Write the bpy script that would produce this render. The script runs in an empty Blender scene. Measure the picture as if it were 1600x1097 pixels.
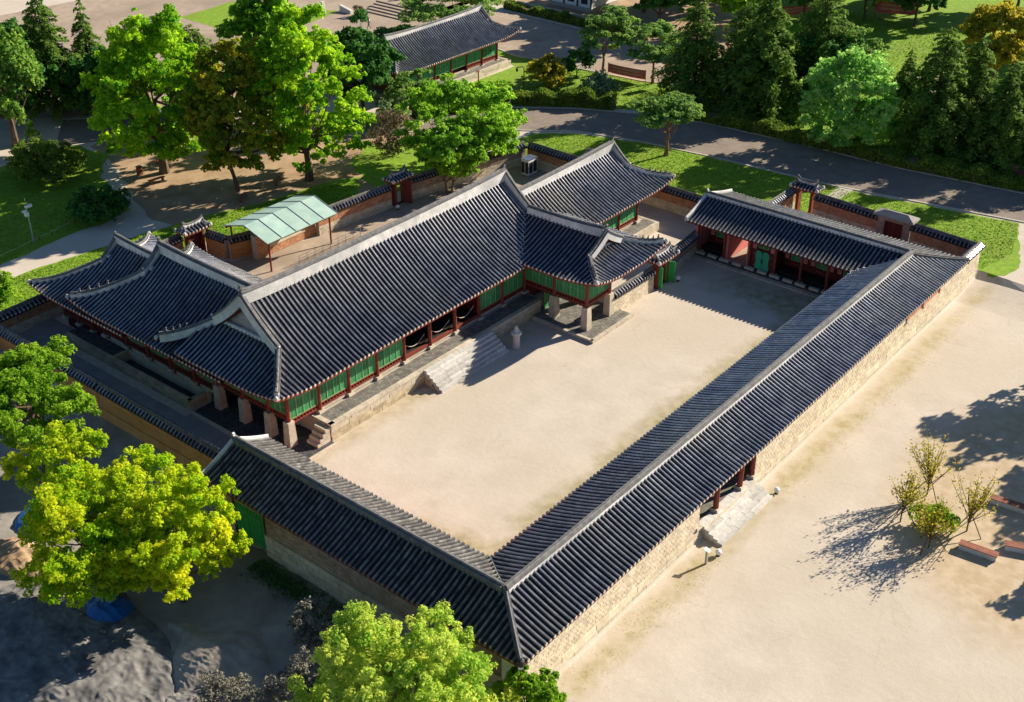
import bpy, math, random
import numpy as np
from mathutils import Vector, Matrix
random.seed(7); rng = np.random.default_rng(7)
sc = bpy.context.scene
col = sc.collection
# ------------------------------------------------------------------ camera
cam_d = bpy.data.cameras.new('camera'); cam = bpy.data.objects.new('camera', cam_d); col.objects.link(cam)
cam_d.sensor_width = 36; cam_d.lens = 43.21; cam_d.clip_start = 1; cam_d.clip_end = 3000
_f = 1920.377
def _n(v): return Vector(v).normalized()
_X = _n((1819, -1142.5, _f)); _Y = _n((-2745, -1142.5, _f)); _Z = _X.cross(_Y)
# world axes expressed in image axes (right, down, forward)
_r = Vector((_X[0], _Y[0], _Z[0])); _d = Vector((_X[1], _Y[1], _Z[1])); _w = Vector((_X[2], _Y[2], _Z[2]))
if _Z[1] > 0: raise RuntimeError
cam.matrix_world = Matrix(((_r[0], -_d[0], -_w[0], 0), (_r[1], -_d[1], -_w[1], 0), (_r[2], -_d[2], -_w[2], 52), (0, 0, 0, 1)))
sc.camera = cam
# ------------------------------------------------------------------ sky and sun
SEL = math.radians(26.2); SAZ = (0.943, -0.333)
w = bpy.data.worlds.new('World'); sc.world = w; w.use_nodes = True
nt = w.node_tree; nt.nodes.clear()
sky = nt.nodes.new('ShaderNodeTexSky'); sky.sky_type = 'NISHITA'; sky.sun_disc = False
sky.ozone_density = 5.0; sky.dust_density = 0.3; sky.sun_elevation = SEL; sky.sun_rotation = math.atan2(SAZ[0], SAZ[1])
bg = nt.nodes.new('ShaderNodeBackground'); bg.inputs[1].default_value = 0.052
wo = nt.nodes.new('ShaderNodeOutputWorld'); nt.links.new(sky.outputs[0], bg.inputs[0]); nt.links.new(bg.outputs[0], wo.inputs[0])
sl = bpy.data.lights.new('sun', 'SUN'); sl.energy = 5.0; sl.angle = math.radians(0.5); sl.color = (1.0, 0.88, 0.72)
so = bpy.data.objects.new('sun', sl); col.objects.link(so)
_s = Vector((SAZ[0] * math.cos(SEL), SAZ[1] * math.cos(SEL), math.sin(SEL)))
so.rotation_euler = _s.to_track_quat('Z', 'Y').to_euler(); so.location = (60, 40, 80)
sc.view_settings.view_transform = 'Standard'; sc.view_settings.look = 'None'
sc.view_settings.gamma = 1; sc.view_settings.use_curve_mapping = False; sc.view_settings.exposure = 1.04

# ------------------------------------------------------------------ materials
def mat(name, c, c2=None, rough=0.85, scale=3.0, tint=0.0, bump=0.0, bscale=None, spec=0.3, transl=0.0, detail=6, c3=None, metal=0.0):
    m = bpy.data.materials.new(name); m.use_nodes = True
    t = m.node_tree; N = t.nodes; L = t.links
    b = N['Principled BSDF']; b.inputs['Roughness'].default_value = rough
    b.inputs['Specular IOR Level'].default_value = spec; b.inputs['Metallic'].default_value = metal
    geo = N.new('ShaderNodeNewGeometry')
    out = None
    if c2 is not None:
        nz = N.new('ShaderNodeTexNoise'); nz.inputs['Scale'].default_value = scale; nz.inputs['Detail'].default_value = detail
        nz.inputs['Roughness'].default_value = 0.62
        L.new(geo.outputs['Position'], nz.inputs['Vector'])
        r = N.new('ShaderNodeValToRGB'); r.color_ramp.elements[0].position = 0.36; r.color_ramp.elements[1].position = 0.66
        r.color_ramp.elements[0].color = (*c, 1); r.color_ramp.elements[1].color = (*c2, 1)
        L.new(nz.outputs[0], r.inputs[0]); out = r.outputs[0]
        if c3 is not None:
            n2 = N.new('ShaderNodeTexNoise'); n2.inputs['Scale'].default_value = scale * 0.17; n2.inputs['Detail'].default_value = 5
            L.new(geo.outputs['Position'], n2.inputs['Vector'])
            r2 = N.new('ShaderNodeValToRGB'); r2.color_ramp.elements[0].position = 0.46; r2.color_ramp.elements[1].position = 0.7
            L.new(n2.outputs[0], r2.inputs[0])
            mx = N.new('ShaderNodeMix'); mx.data_type = 'RGBA'; L.new(r2.outputs[0], mx.inputs[0]); L.new(out, mx.inputs[6])
            mx.inputs[7].default_value = (*c3, 1); out = mx.outputs[2]
    else:
        rgb = N.new('ShaderNodeRGB'); rgb.outputs[0].default_value = (*c, 1); out = rgb.outputs[0]
    if tint > 0:
        at = N.new('ShaderNodeAttribute'); at.attribute_name = 'tint'
        mr = N.new('ShaderNodeMapRange'); mr.inputs['To Min'].default_value = 1 - tint; mr.inputs['To Max'].default_value = 1 + tint
        L.new(at.outputs['Fac'], mr.inputs[0])
        hs = N.new('ShaderNodeHueSaturation'); L.new(out, hs.inputs['Color']); L.new(mr.outputs[0], hs.inputs['Value']); out = hs.outputs[0]
    L.new(out, b.inputs['Base Color'])
    if bump > 0:
        nb = N.new('ShaderNodeTexNoise'); nb.inputs['Scale'].default_value = bscale or scale * 4; nb.inputs['Detail'].default_value = 5
        L.new(geo.outputs['Position'], nb.inputs['Vector'])
        bp = N.new('ShaderNodeBump'); bp.inputs['Strength'].default_value = bump; bp.inputs['Distance'].default_value = 0.05
        L.new(nb.outputs[0], bp.inputs['Height']); L.new(bp.outputs[0], b.inputs['Normal'])
    return m
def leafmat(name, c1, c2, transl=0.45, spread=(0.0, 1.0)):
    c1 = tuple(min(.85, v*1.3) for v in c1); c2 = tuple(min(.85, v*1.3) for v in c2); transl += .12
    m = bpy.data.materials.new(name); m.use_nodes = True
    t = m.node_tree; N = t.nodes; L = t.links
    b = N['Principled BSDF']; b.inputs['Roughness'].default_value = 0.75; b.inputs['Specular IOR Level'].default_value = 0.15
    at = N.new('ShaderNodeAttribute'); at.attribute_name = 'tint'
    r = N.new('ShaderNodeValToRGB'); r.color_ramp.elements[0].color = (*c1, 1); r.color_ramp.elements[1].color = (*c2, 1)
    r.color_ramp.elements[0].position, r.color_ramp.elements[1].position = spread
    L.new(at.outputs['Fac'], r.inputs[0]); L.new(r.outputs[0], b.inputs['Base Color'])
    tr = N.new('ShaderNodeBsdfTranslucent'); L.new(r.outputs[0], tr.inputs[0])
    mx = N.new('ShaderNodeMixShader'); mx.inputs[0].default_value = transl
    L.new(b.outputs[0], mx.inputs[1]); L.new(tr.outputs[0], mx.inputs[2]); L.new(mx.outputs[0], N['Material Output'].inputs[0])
    return m
M = dict(
 tile=mat('dark_tile', (0.165, 0.178, 0.225), (0.31, 0.32, 0.36), 0.28, 0.9, tint=0.26, spec=1.0, metal=0.7, c3=(0.31, 0.31, 0.30)),
 pan=mat('pan_tile', (0.010, 0.012, 0.020), (0.022, 0.025, 0.036), 0.75, 2.0, tint=0.3),
 tileold=mat('weathered_tile', (0.10, 0.10, 0.10), (0.22, 0.21, 0.19), 0.85, 2.0, tint=0.5, spec=0.2),
 plaster=mat('lime_plaster', (0.58, 0.57, 0.54), (0.80, 0.79, 0.76), 0.9, 1.6, bump=0.3, bscale=9, c3=(0.42, 0.42, 0.41)),
 cap=mat('ridge_cap_tile', (0.10, 0.10, 0.105), (0.2, 0.2, 0.19), 0.8, 3.0, tint=0.2),
 disc=mat('eave_disc', (0.45, 0.43, 0.38), (0.68, 0.66, 0.6), 0.85, 5.0, tint=0.3),
 red=mat('red_timber', (0.17, 0.033, 0.022), (0.26, 0.055, 0.035), 0.65, 3.0, tint=0.15),
 dred=mat('dark_red_timber', (0.085, 0.014, 0.012), (0.13, 0.022, 0.018), 0.7, 3.0),
 pink=mat('pink_plaster', (0.55, 0.17, 0.15), (0.62, 0.22, 0.19), 0.9, 3.0),
 green=mat('green_paper_door', (0.035, 0.20, 0.075), (0.06, 0.30, 0.11), 0.7, 1.1, tint=0.35),
 lgreen=mat('light_green_frame', (0.16, 0.42, 0.17), (0.22, 0.5, 0.22), 0.6, 4.0),
 teal=mat('teal_green_door', (0.03, 0.36, 0.19), (0.05, 0.42, 0.23), 0.55, 3.0),
 vgreen=mat('vivid_green_door', (0.02, 0.25, 0.06), (0.03, 0.34, 0.09), 0.55, 3.0),
 granite=mat('pale_granite', (0.42, 0.37, 0.28), (0.58, 0.52, 0.41), 0.85, 2.5, tint=0.16, bump=0.3, bscale=12),
 mossy=mat('stained_granite', (0.34, 0.29, 0.18), (0.52, 0.45, 0.31), 0.9, 1.4, tint=0.2, bump=0.4, bscale=12),
 mortar=mat('mortar', (0.36, 0.33, 0.27), (0.44, 0.40, 0.33), 0.95, 4.0),
 paver=mat('grey_paver', (0.13, 0.125, 0.11), (0.22, 0.21, 0.18), 0.9, 2.5, tint=0.25),
 dpaver=mat('dark_paver', (0.05, 0.052, 0.055), (0.09, 0.09, 0.09), 0.9, 2.5, tint=0.25),
 brick=mat('orange_brick', (0.42, 0.20, 0.105), (0.55, 0.29, 0.16), 0.9, 1.5, tint=0.2, bump=0.3, bscale=10),
 ochre=mat('ochre_wall', (0.50, 0.25, 0.08), (0.60, 0.32, 0.12), 0.9, 1.0, bump=0.2, bscale=10),
 cream=mat('cream_brick', (0.54, 0.465, 0.34), (0.68, 0.60, 0.46), 0.9, 1.3, tint=0.16, bump=0.3, bscale=10),
 wallgrey=mat('grey_pink_brick', (0.30, 0.22, 0.17), (0.42, 0.32, 0.25), 0.9, 1.3, tint=0.22, bump=0.3, bscale=10),
 gablebrick=mat('pale_gable_brick', (0.42, 0.36, 0.34), (0.55, 0.48, 0.46), 0.9, 2.0, tint=.2),
 sand=mat('sand', (0.50, 0.44, 0.36), (0.575, 0.51, 0.425), 0.97, 0.35, bump=0.35, bscale=2.2, c3=(0.50, 0.44, 0.345), detail=12),
 sand2=mat('coarse_sand', (0.40, 0.29, 0.155), (0.51, 0.385, 0.23), 0.97, 0.6, bump=0.4, bscale=5.0, detail=9),
 earth=mat('bare_earth', (0.30, 0.20, 0.115), (0.43, 0.31, 0.19), 0.97, 0.5, bump=0.4, bscale=4, detail=9),
 drygrass=mat('moss_stain', (0.20, 0.165, 0.05), (0.36, 0.29, 0.13), 0.97, 1.4, bump=0.4, bscale=6),
 lawn=mat('lawn_grass', (0.13, 0.27, 0.012), (0.25, 0.39, 0.025), 0.95, 1.6, bump=0.9, bscale=14, c3=(0.19, 0.27, 0.025), detail=10),
 asphalt=mat('road_surface', (0.20, 0.165, 0.13), (0.27, 0.225, 0.18), 0.93, 0.8, bump=0.3, bscale=10, c3=(0.19, 0.16, 0.135)),
 plaza=mat('plaza_paving', (0.33, 0.26, 0.19), (0.42, 0.34, 0.26), 0.93, 0.8, bump=0.2, bscale=6, c3=(0.28, 0.22, 0.17)),
 alley=mat('alley_concrete', (0.24, 0.23, 0.21), (0.33, 0.31, 0.28), 0.93, 0.7, bump=0.2, bscale=6),
 kerb=mat('kerb_stone', (0.42, 0.38, 0.32), (0.52, 0.48, 0.41), 0.9, 2.0),
 dirt=mat('construction_dirt', (0.24, 0.22, 0.20), (0.38, 0.35, 0.31), 0.95, 0.5, bump=0.8, bscale=2.0, c3=(0.17, 0.155, 0.14), detail=10),
 tarp=mat('grey_netting', (0.09, 0.09, 0.09), (0.24, 0.235, 0.22), 0.9, 0.8, bump=0.5, bscale=3.0, detail=8),
 tent=mat('beige_netting', (0.22, 0.20, 0.17), (0.36, 0.33, 0.28), 0.9, 0.8, bump=0.5, bscale=3.0, detail=8),
 blue=mat('blue_tarp', (0.01, 0.09, 0.30), (0.02, 0.14, 0.42), 0.5, 1.0, bump=0.6, bscale=3),
 copper=mat('pale_green_copper', (0.30, 0.46, 0.40), (0.40, 0.55, 0.48), 0.55, 0.8, tint=0.08),
 bark=mat('bark', (0.09, 0.06, 0.04), (0.17, 0.12, 0.08), 0.95, 4.0, bump=0.8, bscale=12),
 redbark=mat('red_bark', (0.16, 0.08, 0.05), (0.26, 0.15, 0.09), 0.95, 4.0, bump=0.8, bscale=12),
 wood=mat('brown_wood', (0.20, 0.065, 0.035), (0.30, 0.11, 0.06), 0.6, 3.0, tint=0.15),
 stair=mat('grey_granite', (0.44, 0.43, 0.40), (0.60, 0.585, 0.55), 0.85, 2.5, tint=0.18, bump=0.3, bscale=12),
 conc=mat('pale_concrete', (0.50, 0.48, 0.45), (0.62, 0.6, 0.56), 0.8, 3.0),
 white=mat('white_paint', (0.72, 0.72, 0.70), (0.8, 0.8, 0.78), 0.5, 3.0),
 black=mat('black_metal', (0.015, 0.015, 0.017), (0.03, 0.03, 0.03), 0.5, 3.0),
 metal=mat('grey_metal', (0.35, 0.35, 0.36), (0.45, 0.45, 0.46), 0.4, 3.0, metal=0.4),
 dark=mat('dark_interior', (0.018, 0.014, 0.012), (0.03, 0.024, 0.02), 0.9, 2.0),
 banner=mat('banner_cloth', (0.55, 0.07, 0.10), (0.65, 0.16, 0.17), 0.8, 1.2),
 orange=mat('orange_cloth', (0.70, 0.17, 0.06), (0.75, 0.3, 0.15), 0.8, 2.0),
 yellow=mat('yellow_print', (0.7, 0.5, 0.2), (0.8, 0.65, 0.4), 0.8, 2.0),
 rope=mat('pale_rope', (0.5, 0.46, 0.38), (0.6, 0.55, 0.45), 0.9, 3.0),
 skin=mat('skin', (0.5, 0.3, 0.2)), cloth=mat('dark_clothes', (0.03, 0.035, 0.05), (0.05, 0.05, 0.07), 0.9, 6),
 pot=mat('terracotta', (0.42, 0.14, 0.06), (0.5, 0.2, 0.1), 0.8, 4),
 # foliage
 fN1=leafmat('leaf_fresh_green', (0.07, 0.20, 0.008), (0.30, 0.46, 0.03)),
 fN2=leafmat('leaf_yellow_green', (0.15, 0.36, 0.008), (0.58, 0.60, 0.02)),
 fN2b=leafmat('leaf_gold_green', (0.22, 0.42, 0.008), (0.66, 0.63, 0.02)),
 fGrass=leafmat('grass_blade', (0.09, 0.20, 0.012), (0.24, 0.36, 0.025), 0.15),
 fN3=leafmat('leaf_pale_green', (0.19, 0.38, 0.03), (0.62, 0.70, 0.13)),
 fT1=leafmat('leaf_ginkgo', (0.07, 0.28, 0.01), (0.48, 0.66, 0.025)),
 fT2=leafmat('leaf_rusty', (0.07, 0.20, 0.01), (0.46, 0.38, 0.03)),
 fMap=leafmat('leaf_maple', (0.07, 0.24, 0.015), (0.38, 0.58, 0.05)),
 fDk=leafmat('leaf_dark', (0.02, 0.09, 0.018), (0.09, 0.23, 0.04), 0.3),
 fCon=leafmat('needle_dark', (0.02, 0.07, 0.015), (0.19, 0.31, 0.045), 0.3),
 fPine=leafmat('needle_pine', (0.05, 0.15, 0.03), (0.28, 0.42, 0.09), 0.3),
 fJun=leafmat('needle_juniper', (0.05, 0.16, 0.03), (0.26, 0.40, 0.05), 0.3),
 fBri=leafmat('leaf_bright', (0.06, 0.28, 0.03), (0.45, 0.66, 0.18)),
 fYel=leafmat('leaf_yellow', (0.17, 0.19, 0.015), (0.50, 0.42, 0.04)),
 fBush=leafmat('leaf_bush', (0.04, 0.10, 0.015), (0.20, 0.28, 0.03), 0.3),
 fTwig=leafmat('twig_brown', (0.12, 0.09, 0.06), (0.26, 0.20, 0.13), 0.1),
 fGrey=leafmat('twig_grey', (0.10, 0.10, 0.08), (0.24, 0.23, 0.18), 0.1),
 fSage=leafmat('leaf_sage', (0.12, 0.20, 0.09), (0.26, 0.34, 0.17), 0.25),
)

def region_mix(m, centre, r0, r1, c2, c3, stretch=(1, 1), nscale=.25, namp=7.0, only_y=None):
    """stains and coarser soil with a place of their own: mixes two more soil colours in around a world position"""
    t = m.node_tree; N = t.nodes; L = t.links; b = N['Principled BSDF']; src = b.inputs['Base Color'].links[0].from_socket
    geo = N.new('ShaderNodeNewGeometry'); mp = N.new('ShaderNodeMapping'); mp.vector_type = 'POINT'
    mp.inputs['Location'].default_value = (-centre[0]*stretch[0], -centre[1]*stretch[1], 0); mp.inputs['Scale'].default_value = (stretch[0], stretch[1], 0)
    L.new(geo.outputs['Position'], mp.inputs[0]); ln = N.new('ShaderNodeVectorMath'); ln.operation = 'LENGTH'; L.new(mp.outputs[0], ln.inputs[0])
    nz = N.new('ShaderNodeTexNoise'); nz.inputs['Scale'].default_value = nscale; nz.inputs['Detail'].default_value = 8; L.new(geo.outputs['Position'], nz.inputs['Vector'])
    ma = N.new('ShaderNodeMath'); ma.operation = 'MULTIPLY_ADD'; ma.inputs[1].default_value = namp; L.new(nz.outputs[0], ma.inputs[0]); L.new(ln.outputs['Value'], ma.inputs[2])
    mr = N.new('ShaderNodeMapRange'); mr.inputs['From Min'].default_value = r0+namp/2; mr.inputs['From Max'].default_value = r1+namp/2; mr.inputs['To Min'].default_value = 1; mr.inputs['To Max'].default_value = 0; L.new(ma.outputs[0], mr.inputs[0])
    n2 = N.new('ShaderNodeTexNoise'); n2.inputs['Scale'].default_value = 1.3; n2.inputs['Detail'].default_value = 8; L.new(geo.outputs['Position'], n2.inputs['Vector'])
    rp_ = N.new('ShaderNodeValToRGB'); rp_.color_ramp.elements[0].position = .38; rp_.color_ramp.elements[1].position = .64; rp_.color_ramp.elements[0].color = (*c2, 1); rp_.color_ramp.elements[1].color = (*c3, 1); L.new(n2.outputs[0], rp_.inputs[0])
    mx = N.new('ShaderNodeMix'); mx.data_type = 'RGBA'; L.new(mr.outputs[0], mx.inputs[0]); L.new(src, mx.inputs[6]); L.new(rp_.outputs[0], mx.inputs[7]); L.new(mx.outputs[2], b.inputs['Base Color'])
def thin_lines(m, scale, dark, width=.012):
    """wandering drainage lines and scuffs in packed sand"""
    t = m.node_tree; N = t.nodes; L = t.links; b = N['Principled BSDF']; src = b.inputs['Base Color'].links[0].from_socket
    geo = N.new('ShaderNodeNewGeometry'); nz = N.new('ShaderNodeTexNoise'); nz.inputs['Scale'].default_value = scale; nz.inputs['Detail'].default_value = 6; nz.inputs['Distortion'].default_value = .6; L.new(geo.outputs['Position'], nz.inputs['Vector'])
    r = N.new('ShaderNodeValToRGB'); e = r.color_ramp.elements; e[0].position = .5-width; e[0].color = (0, 0, 0, 1); e[1].position = .5+width; e[1].color = (0, 0, 0, 1); k = e.new(.5); k.color = (1, 1, 1, 1); L.new(nz.outputs[0], r.inputs[0])
    n2 = N.new('ShaderNodeTexNoise'); n2.inputs['Scale'].default_value = scale*1.7; L.new(geo.outputs['Position'], n2.inputs['Vector'])
    r2 = N.new('ShaderNodeValToRGB'); r2.color_ramp.elements[0].position = .5; r2.color_ramp.elements[1].position = .62; L.new(n2.outputs[0], r2.inputs[0])
    mu = N.new('ShaderNodeMath'); mu.operation = 'MULTIPLY'; L.new(r.outputs[0], mu.inputs[0]); L.new(r2.outputs[0], mu.inputs[1])
    m2 = N.new('ShaderNodeMath'); m2.operation = 'MULTIPLY'; m2.inputs[1].default_value = .55; L.new(mu.outputs[0], m2.inputs[0])
    mx = N.new('ShaderNodeMix'); mx.data_type = 'RGBA'; L.new(m2.outputs[0], mx.inputs[0]); L.new(src, mx.inputs[6]); mx.inputs[7].default_value = (*dark, 1); L.new(mx.outputs[2], b.inputs['Base Color'])
    # grit
    n3 = N.new('ShaderNodeTexNoise'); n3.inputs['Scale'].default_value = 9; n3.inputs['Detail'].default_value = 8; L.new(geo.outputs['Position'], n3.inputs['Vector'])
    mr = N.new('ShaderNodeMapRange'); mr.inputs['From Min'].default_value = .3; mr.inputs['From Max'].default_value = .7; mr.inputs['To Min'].default_value = .93; mr.inputs['To Max'].default_value = 1.06; L.new(n3.outputs[0], mr.inputs[0])
    hs = N.new('ShaderNodeHueSaturation'); L.new(mx.outputs[2], hs.inputs['Color']); L.new(mr.outputs[0], hs.inputs['Value']); L.new(hs.outputs[0], b.inputs['Base Color'])
thin_lines(M['sand'], .11, (0.42, 0.36, 0.28), .008); thin_lines(M['asphalt'], .35, (0.10, 0.09, 0.08), .006); thin_lines(M['alley'], .4, (0.12, 0.11, 0.10), .006)
region_mix(M['sand'], (77, 11), 11, 14.5, (0.44, 0.345, 0.22), (0.53, 0.43, 0.30), (.8, 1), .3, 3.2)          # coarse sand round the saplings
region_mix(M['sand'], (71, 29.4), 0.0, 1.3, (0.36, 0.30, 0.16), (0.46, 0.40, 0.27), (.02, 1), .5, 2.2)          # weathered strip along the long wall
region_mix(M['sand'], (66, 38.6), 0.6, 3.0, (0.24, 0.21, 0.07), (0.40, 0.35, 0.20), (.05, 1), .35, 3.6)         # mossy edge inside the courtyard
region_mix(M['sand'], (89.5, 42), 0.8, 3.6, (0.26, 0.25, 0.14), (0.42, 0.38, 0.27), (1, .35), .35, 3.6)
region_mix(M['sand'], (46, 42), 0.3, 2.2, (0.30, 0.26, 0.12), (0.44, 0.38, 0.25), (1, .3), .35, 3.0)
region_mix(M['sand'], (60, 56.6), 0.0, 1.4, (0.36, 0.30, 0.18), (0.46, 0.39, 0.28), (.05, 1), .6, 1.6)
# ------------------------------------------------------------------ mesh helpers
class MB:
    def __init__(s): s.v = []; s.f = []; s.t = []; s.m = []
    def face(s, pts, tint=0.5, m=0):
        i = len(s.v); s.v.extend(pts); s.f.append(tuple(range(i, i + len(pts)))); s.t.append(tint); s.m.append(m)
    def hexa(s, b, t, tint=None, m=0, bottom=True):     # b, t: four points each, counter-clockwise from above
        if tint is None: tint = random.random()
        i = len(s.v); s.v.extend(b); s.v.extend(t)
        fs = [(i+4, i+5, i+6, i+7)] + [(i+k, i+(k+1) % 4, i+4+(k+1) % 4, i+4+k) for k in range(4)]
        if bottom: fs.append((i+3, i+2, i+1, i))
        s.f += fs; s.t += [tint]*len(fs); s.m += [m]*len(fs)
    def box(s, x0, x1, y0, y1, z0, z1, tint=None, m=0, bottom=True, taper=0.0):
        if x0 > x1: x0, x1 = x1, x0
        if y0 > y1: y0, y1 = y1, y0
        k = taper
        s.hexa([(x0, y0, z0), (x1, y0, z0), (x1, y1, z0), (x0, y1, z0)],
               [(x0+k, y0+k, z1), (x1-k, y0+k, z1), (x1-k, y1-k, z1), (x0+k, y1-k, z1)], tint, m, bottom)
    def obox(s, c, ux, hx, hy, z0, z1, tint=None, m=0, bottom=True, tz=0.0):    # oriented box, ux = 2D unit direction
        uy = (-ux[1], ux[0]); P = []
        for a, b in ((-1, -1), (1, -1), (1, 1), (-1, 1)):
            P.append((c[0]+ux[0]*a*hx+uy[0]*b*hy, c[1]+ux[1]*a*hx+uy[1]*b*hy))
        s.hexa([(p[0], p[1], z0) for p in P], [(p[0], p[1], z1) for p in P], tint, m, bottom)
    def tube(s, pts, rad, n=6, tint=0.5, m=0, caps=True):
        pts = [Vector(p) for p in pts]; rings = []
        if not isinstance(rad, (list, tuple)): rad = [rad]*len(pts)
        for k, p in enumerate(pts):
            d = (pts[min(k+1, len(pts)-1)] - pts[max(k-1, 0)]).normalized()
            a = d.cross(Vector((0, 0, 1)) if abs(d.z) < 0.9 else Vector((1, 0, 0))).normalized(); b = d.cross(a)
            i = len(s.v); rings.append(i)
            for j in range(n):
                an = 2*math.pi*j/n; s.v.append(tuple(p + (a*math.cos(an) + b*math.sin(an))*rad[k]))
        for k in range(len(rings)-1):
            for j in range(n):
                s.f.append((rings[k]+j, rings[k]+(j+1) % n, rings[k+1]+(j+1) % n, rings[k+1]+j)); s.t.append(tint); s.m.append(m)
        if caps:
            s.f.append(tuple(rings[0]+j for j in range(n))[::-1]); s.f.append(tuple(rings[-1]+j for j in range(n))); s.t += [tint]*2; s.m += [m]*2
    def lathe(s, c, prof, n=12, tint=0.5, m=0):           # prof: list of (r, z)
        i0 = len(s.v)
        for r, z in prof:
            for j in range(n):
                a = 2*math.pi*(j+.5)/n; s.v.append((c[0]+r*math.cos(a), c[1]+r*math.sin(a), c[2]+z))
        for k in range(len(prof)-1):
            for j in range(n):
                s.f.append((i0+k*n+j, i0+k*n+(j+1) % n, i0+(k+1)*n+(j+1) % n, i0+(k+1)*n+j)); s.t.append(tint); s.m.append(m)
        s.f.append(tuple(i0+(len(prof)-1)*n+j for j in range(n))); s.t.append(tint); s.m.append(m)
    def sweep(s, path, hw, h, tint=0.5, m=0, base=-0.25, topw=None):      # vertical-sided bar following a 3D path
        path = [Vector(p) for p in path]; tw = topw if topw is not None else hw; rg = []
        for k, p in enumerate(path):
            d = (path[min(k+1, len(path)-1)] - path[max(k-1, 0)]); d.z = 0; d.normalize(); a = Vector((-d.y, d.x, 0))
            hh = h[k] if isinstance(h, list) else h
            i = len(s.v); rg.append(i)
            s.v += [tuple(p - a*hw + Vector((0, 0, base))), tuple(p + a*hw + Vector((0, 0, base))), tuple(p + a*tw + Vector((0, 0, hh))), tuple(p - a*tw + Vector((0, 0, hh)))]
        for k in range(len(rg)-1):
            for j in range(4):
                s.f.append((rg[k]+j, rg[k+1]+j, rg[k+1]+(j+1) % 4, rg[k]+(j+1) % 4)[::-1]); s.t.append(tint); s.m.append(m)
        s.f.append((rg[0], rg[0]+1, rg[0]+2, rg[0]+3)); s.f.append((rg[-1]+3, rg[-1]+2, rg[-1]+1, rg[-1])); s.t += [tint]*2; s.m += [m]*2
    def mesh(s, name, mats):
        me = bpy.data.meshes.new(name); me.from_pydata([tuple(v) for v in s.v], [], s.f)
        for mm in mats: me.materials.append(mm)
        a = me.attributes.new('tint', 'FLOAT', 'FACE'); a.data.foreach_set('value', np.array(s.t, dtype=np.float32))
        if len(mats) > 1: me.polygons.foreach_set('material_index', np.array(s.m, dtype=np.int32))
        return me
def link(name, me, parent=None, loc=None, rz=0, kind=None):
    o = bpy.data.objects.new(name, me); col.objects.link(o)
    if parent is not None: o.parent = parent
    if loc is not None: o.location = loc
    if rz: o.rotation_euler = (0, 0, rz)
    if kind: o['kind'] = kind
    return o
def ob(name, mb, mats, parent=None, kind=None, loc=None, rz=0):
    if not isinstance(mats, (list, tuple)): mats = [mats]
    return link(name, mb.mesh(name, [M[k] if isinstance(k, str) else k for k in mats]), parent, loc, rz, kind)
def thing(name, label, cat, loc=(0, 0, 0), rz=0, group=None):
    o = bpy.data.objects.new(name, None); col.objects.link(o); o.location = loc; o.rotation_euler = (0, 0, rz); o.empty_display_size = 0.2
    o['label'] = label; o['category'] = cat
    if group: o['group'] = group
    return o
def tag(o, label, cat, group=None):
    o['label'] = label; o['category'] = cat
    if group: o['group'] = group
    return o
def struct(name, mb, m):
    o = ob(name, mb, m); o['kind'] = 'structure'; return o
def child(name, mb, mats, root, kind=None, par=None, shift=True):
    """mesh written in world coordinates, parented to a thing whose origin is not at zero (or to one of its parts)"""
    l = root.location; k = -1 if shift else 0
    for i, v in enumerate(mb.v): mb.v[i] = (v[0]+k*l[0], v[1]+k*l[1], v[2]+k*l[2])
    return ob(name, mb, mats, par or root, kind)

# ------------------------------------------------------------------ ground
def sstep(a, b, x): t = min(1, max(0, (x-a)/(b-a))); return t*t*(3-2*t)
def gz(x, y):
    """ground height: the park is at 0, the open ground south and west of the compound lies 0.9 m lower"""
    south = (1 - sstep(30.6, 31.2, y)) if x < 106.4 else (1 - sstep(20, 31.2, y))
    south *= 1 - sstep(100, 112, x)
    west = (1 - sstep(38.9, 39.4, x)) * (1 - sstep(72, 86, y)) if y > 30.6 else 0
    if 57 <= y: west = (1 - sstep(41.3, 41.9, x)) * (1 - sstep(80, 90, y))
    return -0.9 * max(south, west)
def sheet(name, poly, m, off=0.006, step=1.0, jag=0.0, structure=True, seed=1, grid=None):
    """flat region cut out of a grid, its outline following poly with small natural irregularities"""
    r = random.Random(seed); P = []
    n = len(poly)
    for i in range(n):
        a = Vector(poly[i]); b = Vector(poly[(i+1) % n]); k = max(1, int((b-a).length/step))
        for j in range(k):
            p = a.lerp(b, j/k)
            if jag: p += Vector((r.uniform(-jag, jag), r.uniform(-jag, jag)))
            P.append(p)
    from mathutils.geometry import delaunay_2d_cdt
    pts = list(P); ne = len(P); edges = [(i, (i+1) % ne) for i in range(ne)]
    if grid:
        gx0, gx1, gy0, gy1, gs = grid
        for gx in np.arange(gx0, gx1, gs):
            for gy in np.arange(gy0, gy1, gs): pts.append(Vector((gx, gy)))
    vo, eo, fo, *_q = delaunay_2d_cdt(pts, edges, [list(range(ne))], 3 if False else 1, 1e-4)
    me = bpy.data.meshes.new(name); me.from_pydata([(p.x, p.y, gz(p.x, p.y)+off) for p in vo], [], [tuple(f) for f in fo]); me.materials.append(M[m])
    o = link(name, me)
    if structure: o['kind'] = 'structure'
    return o
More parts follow.
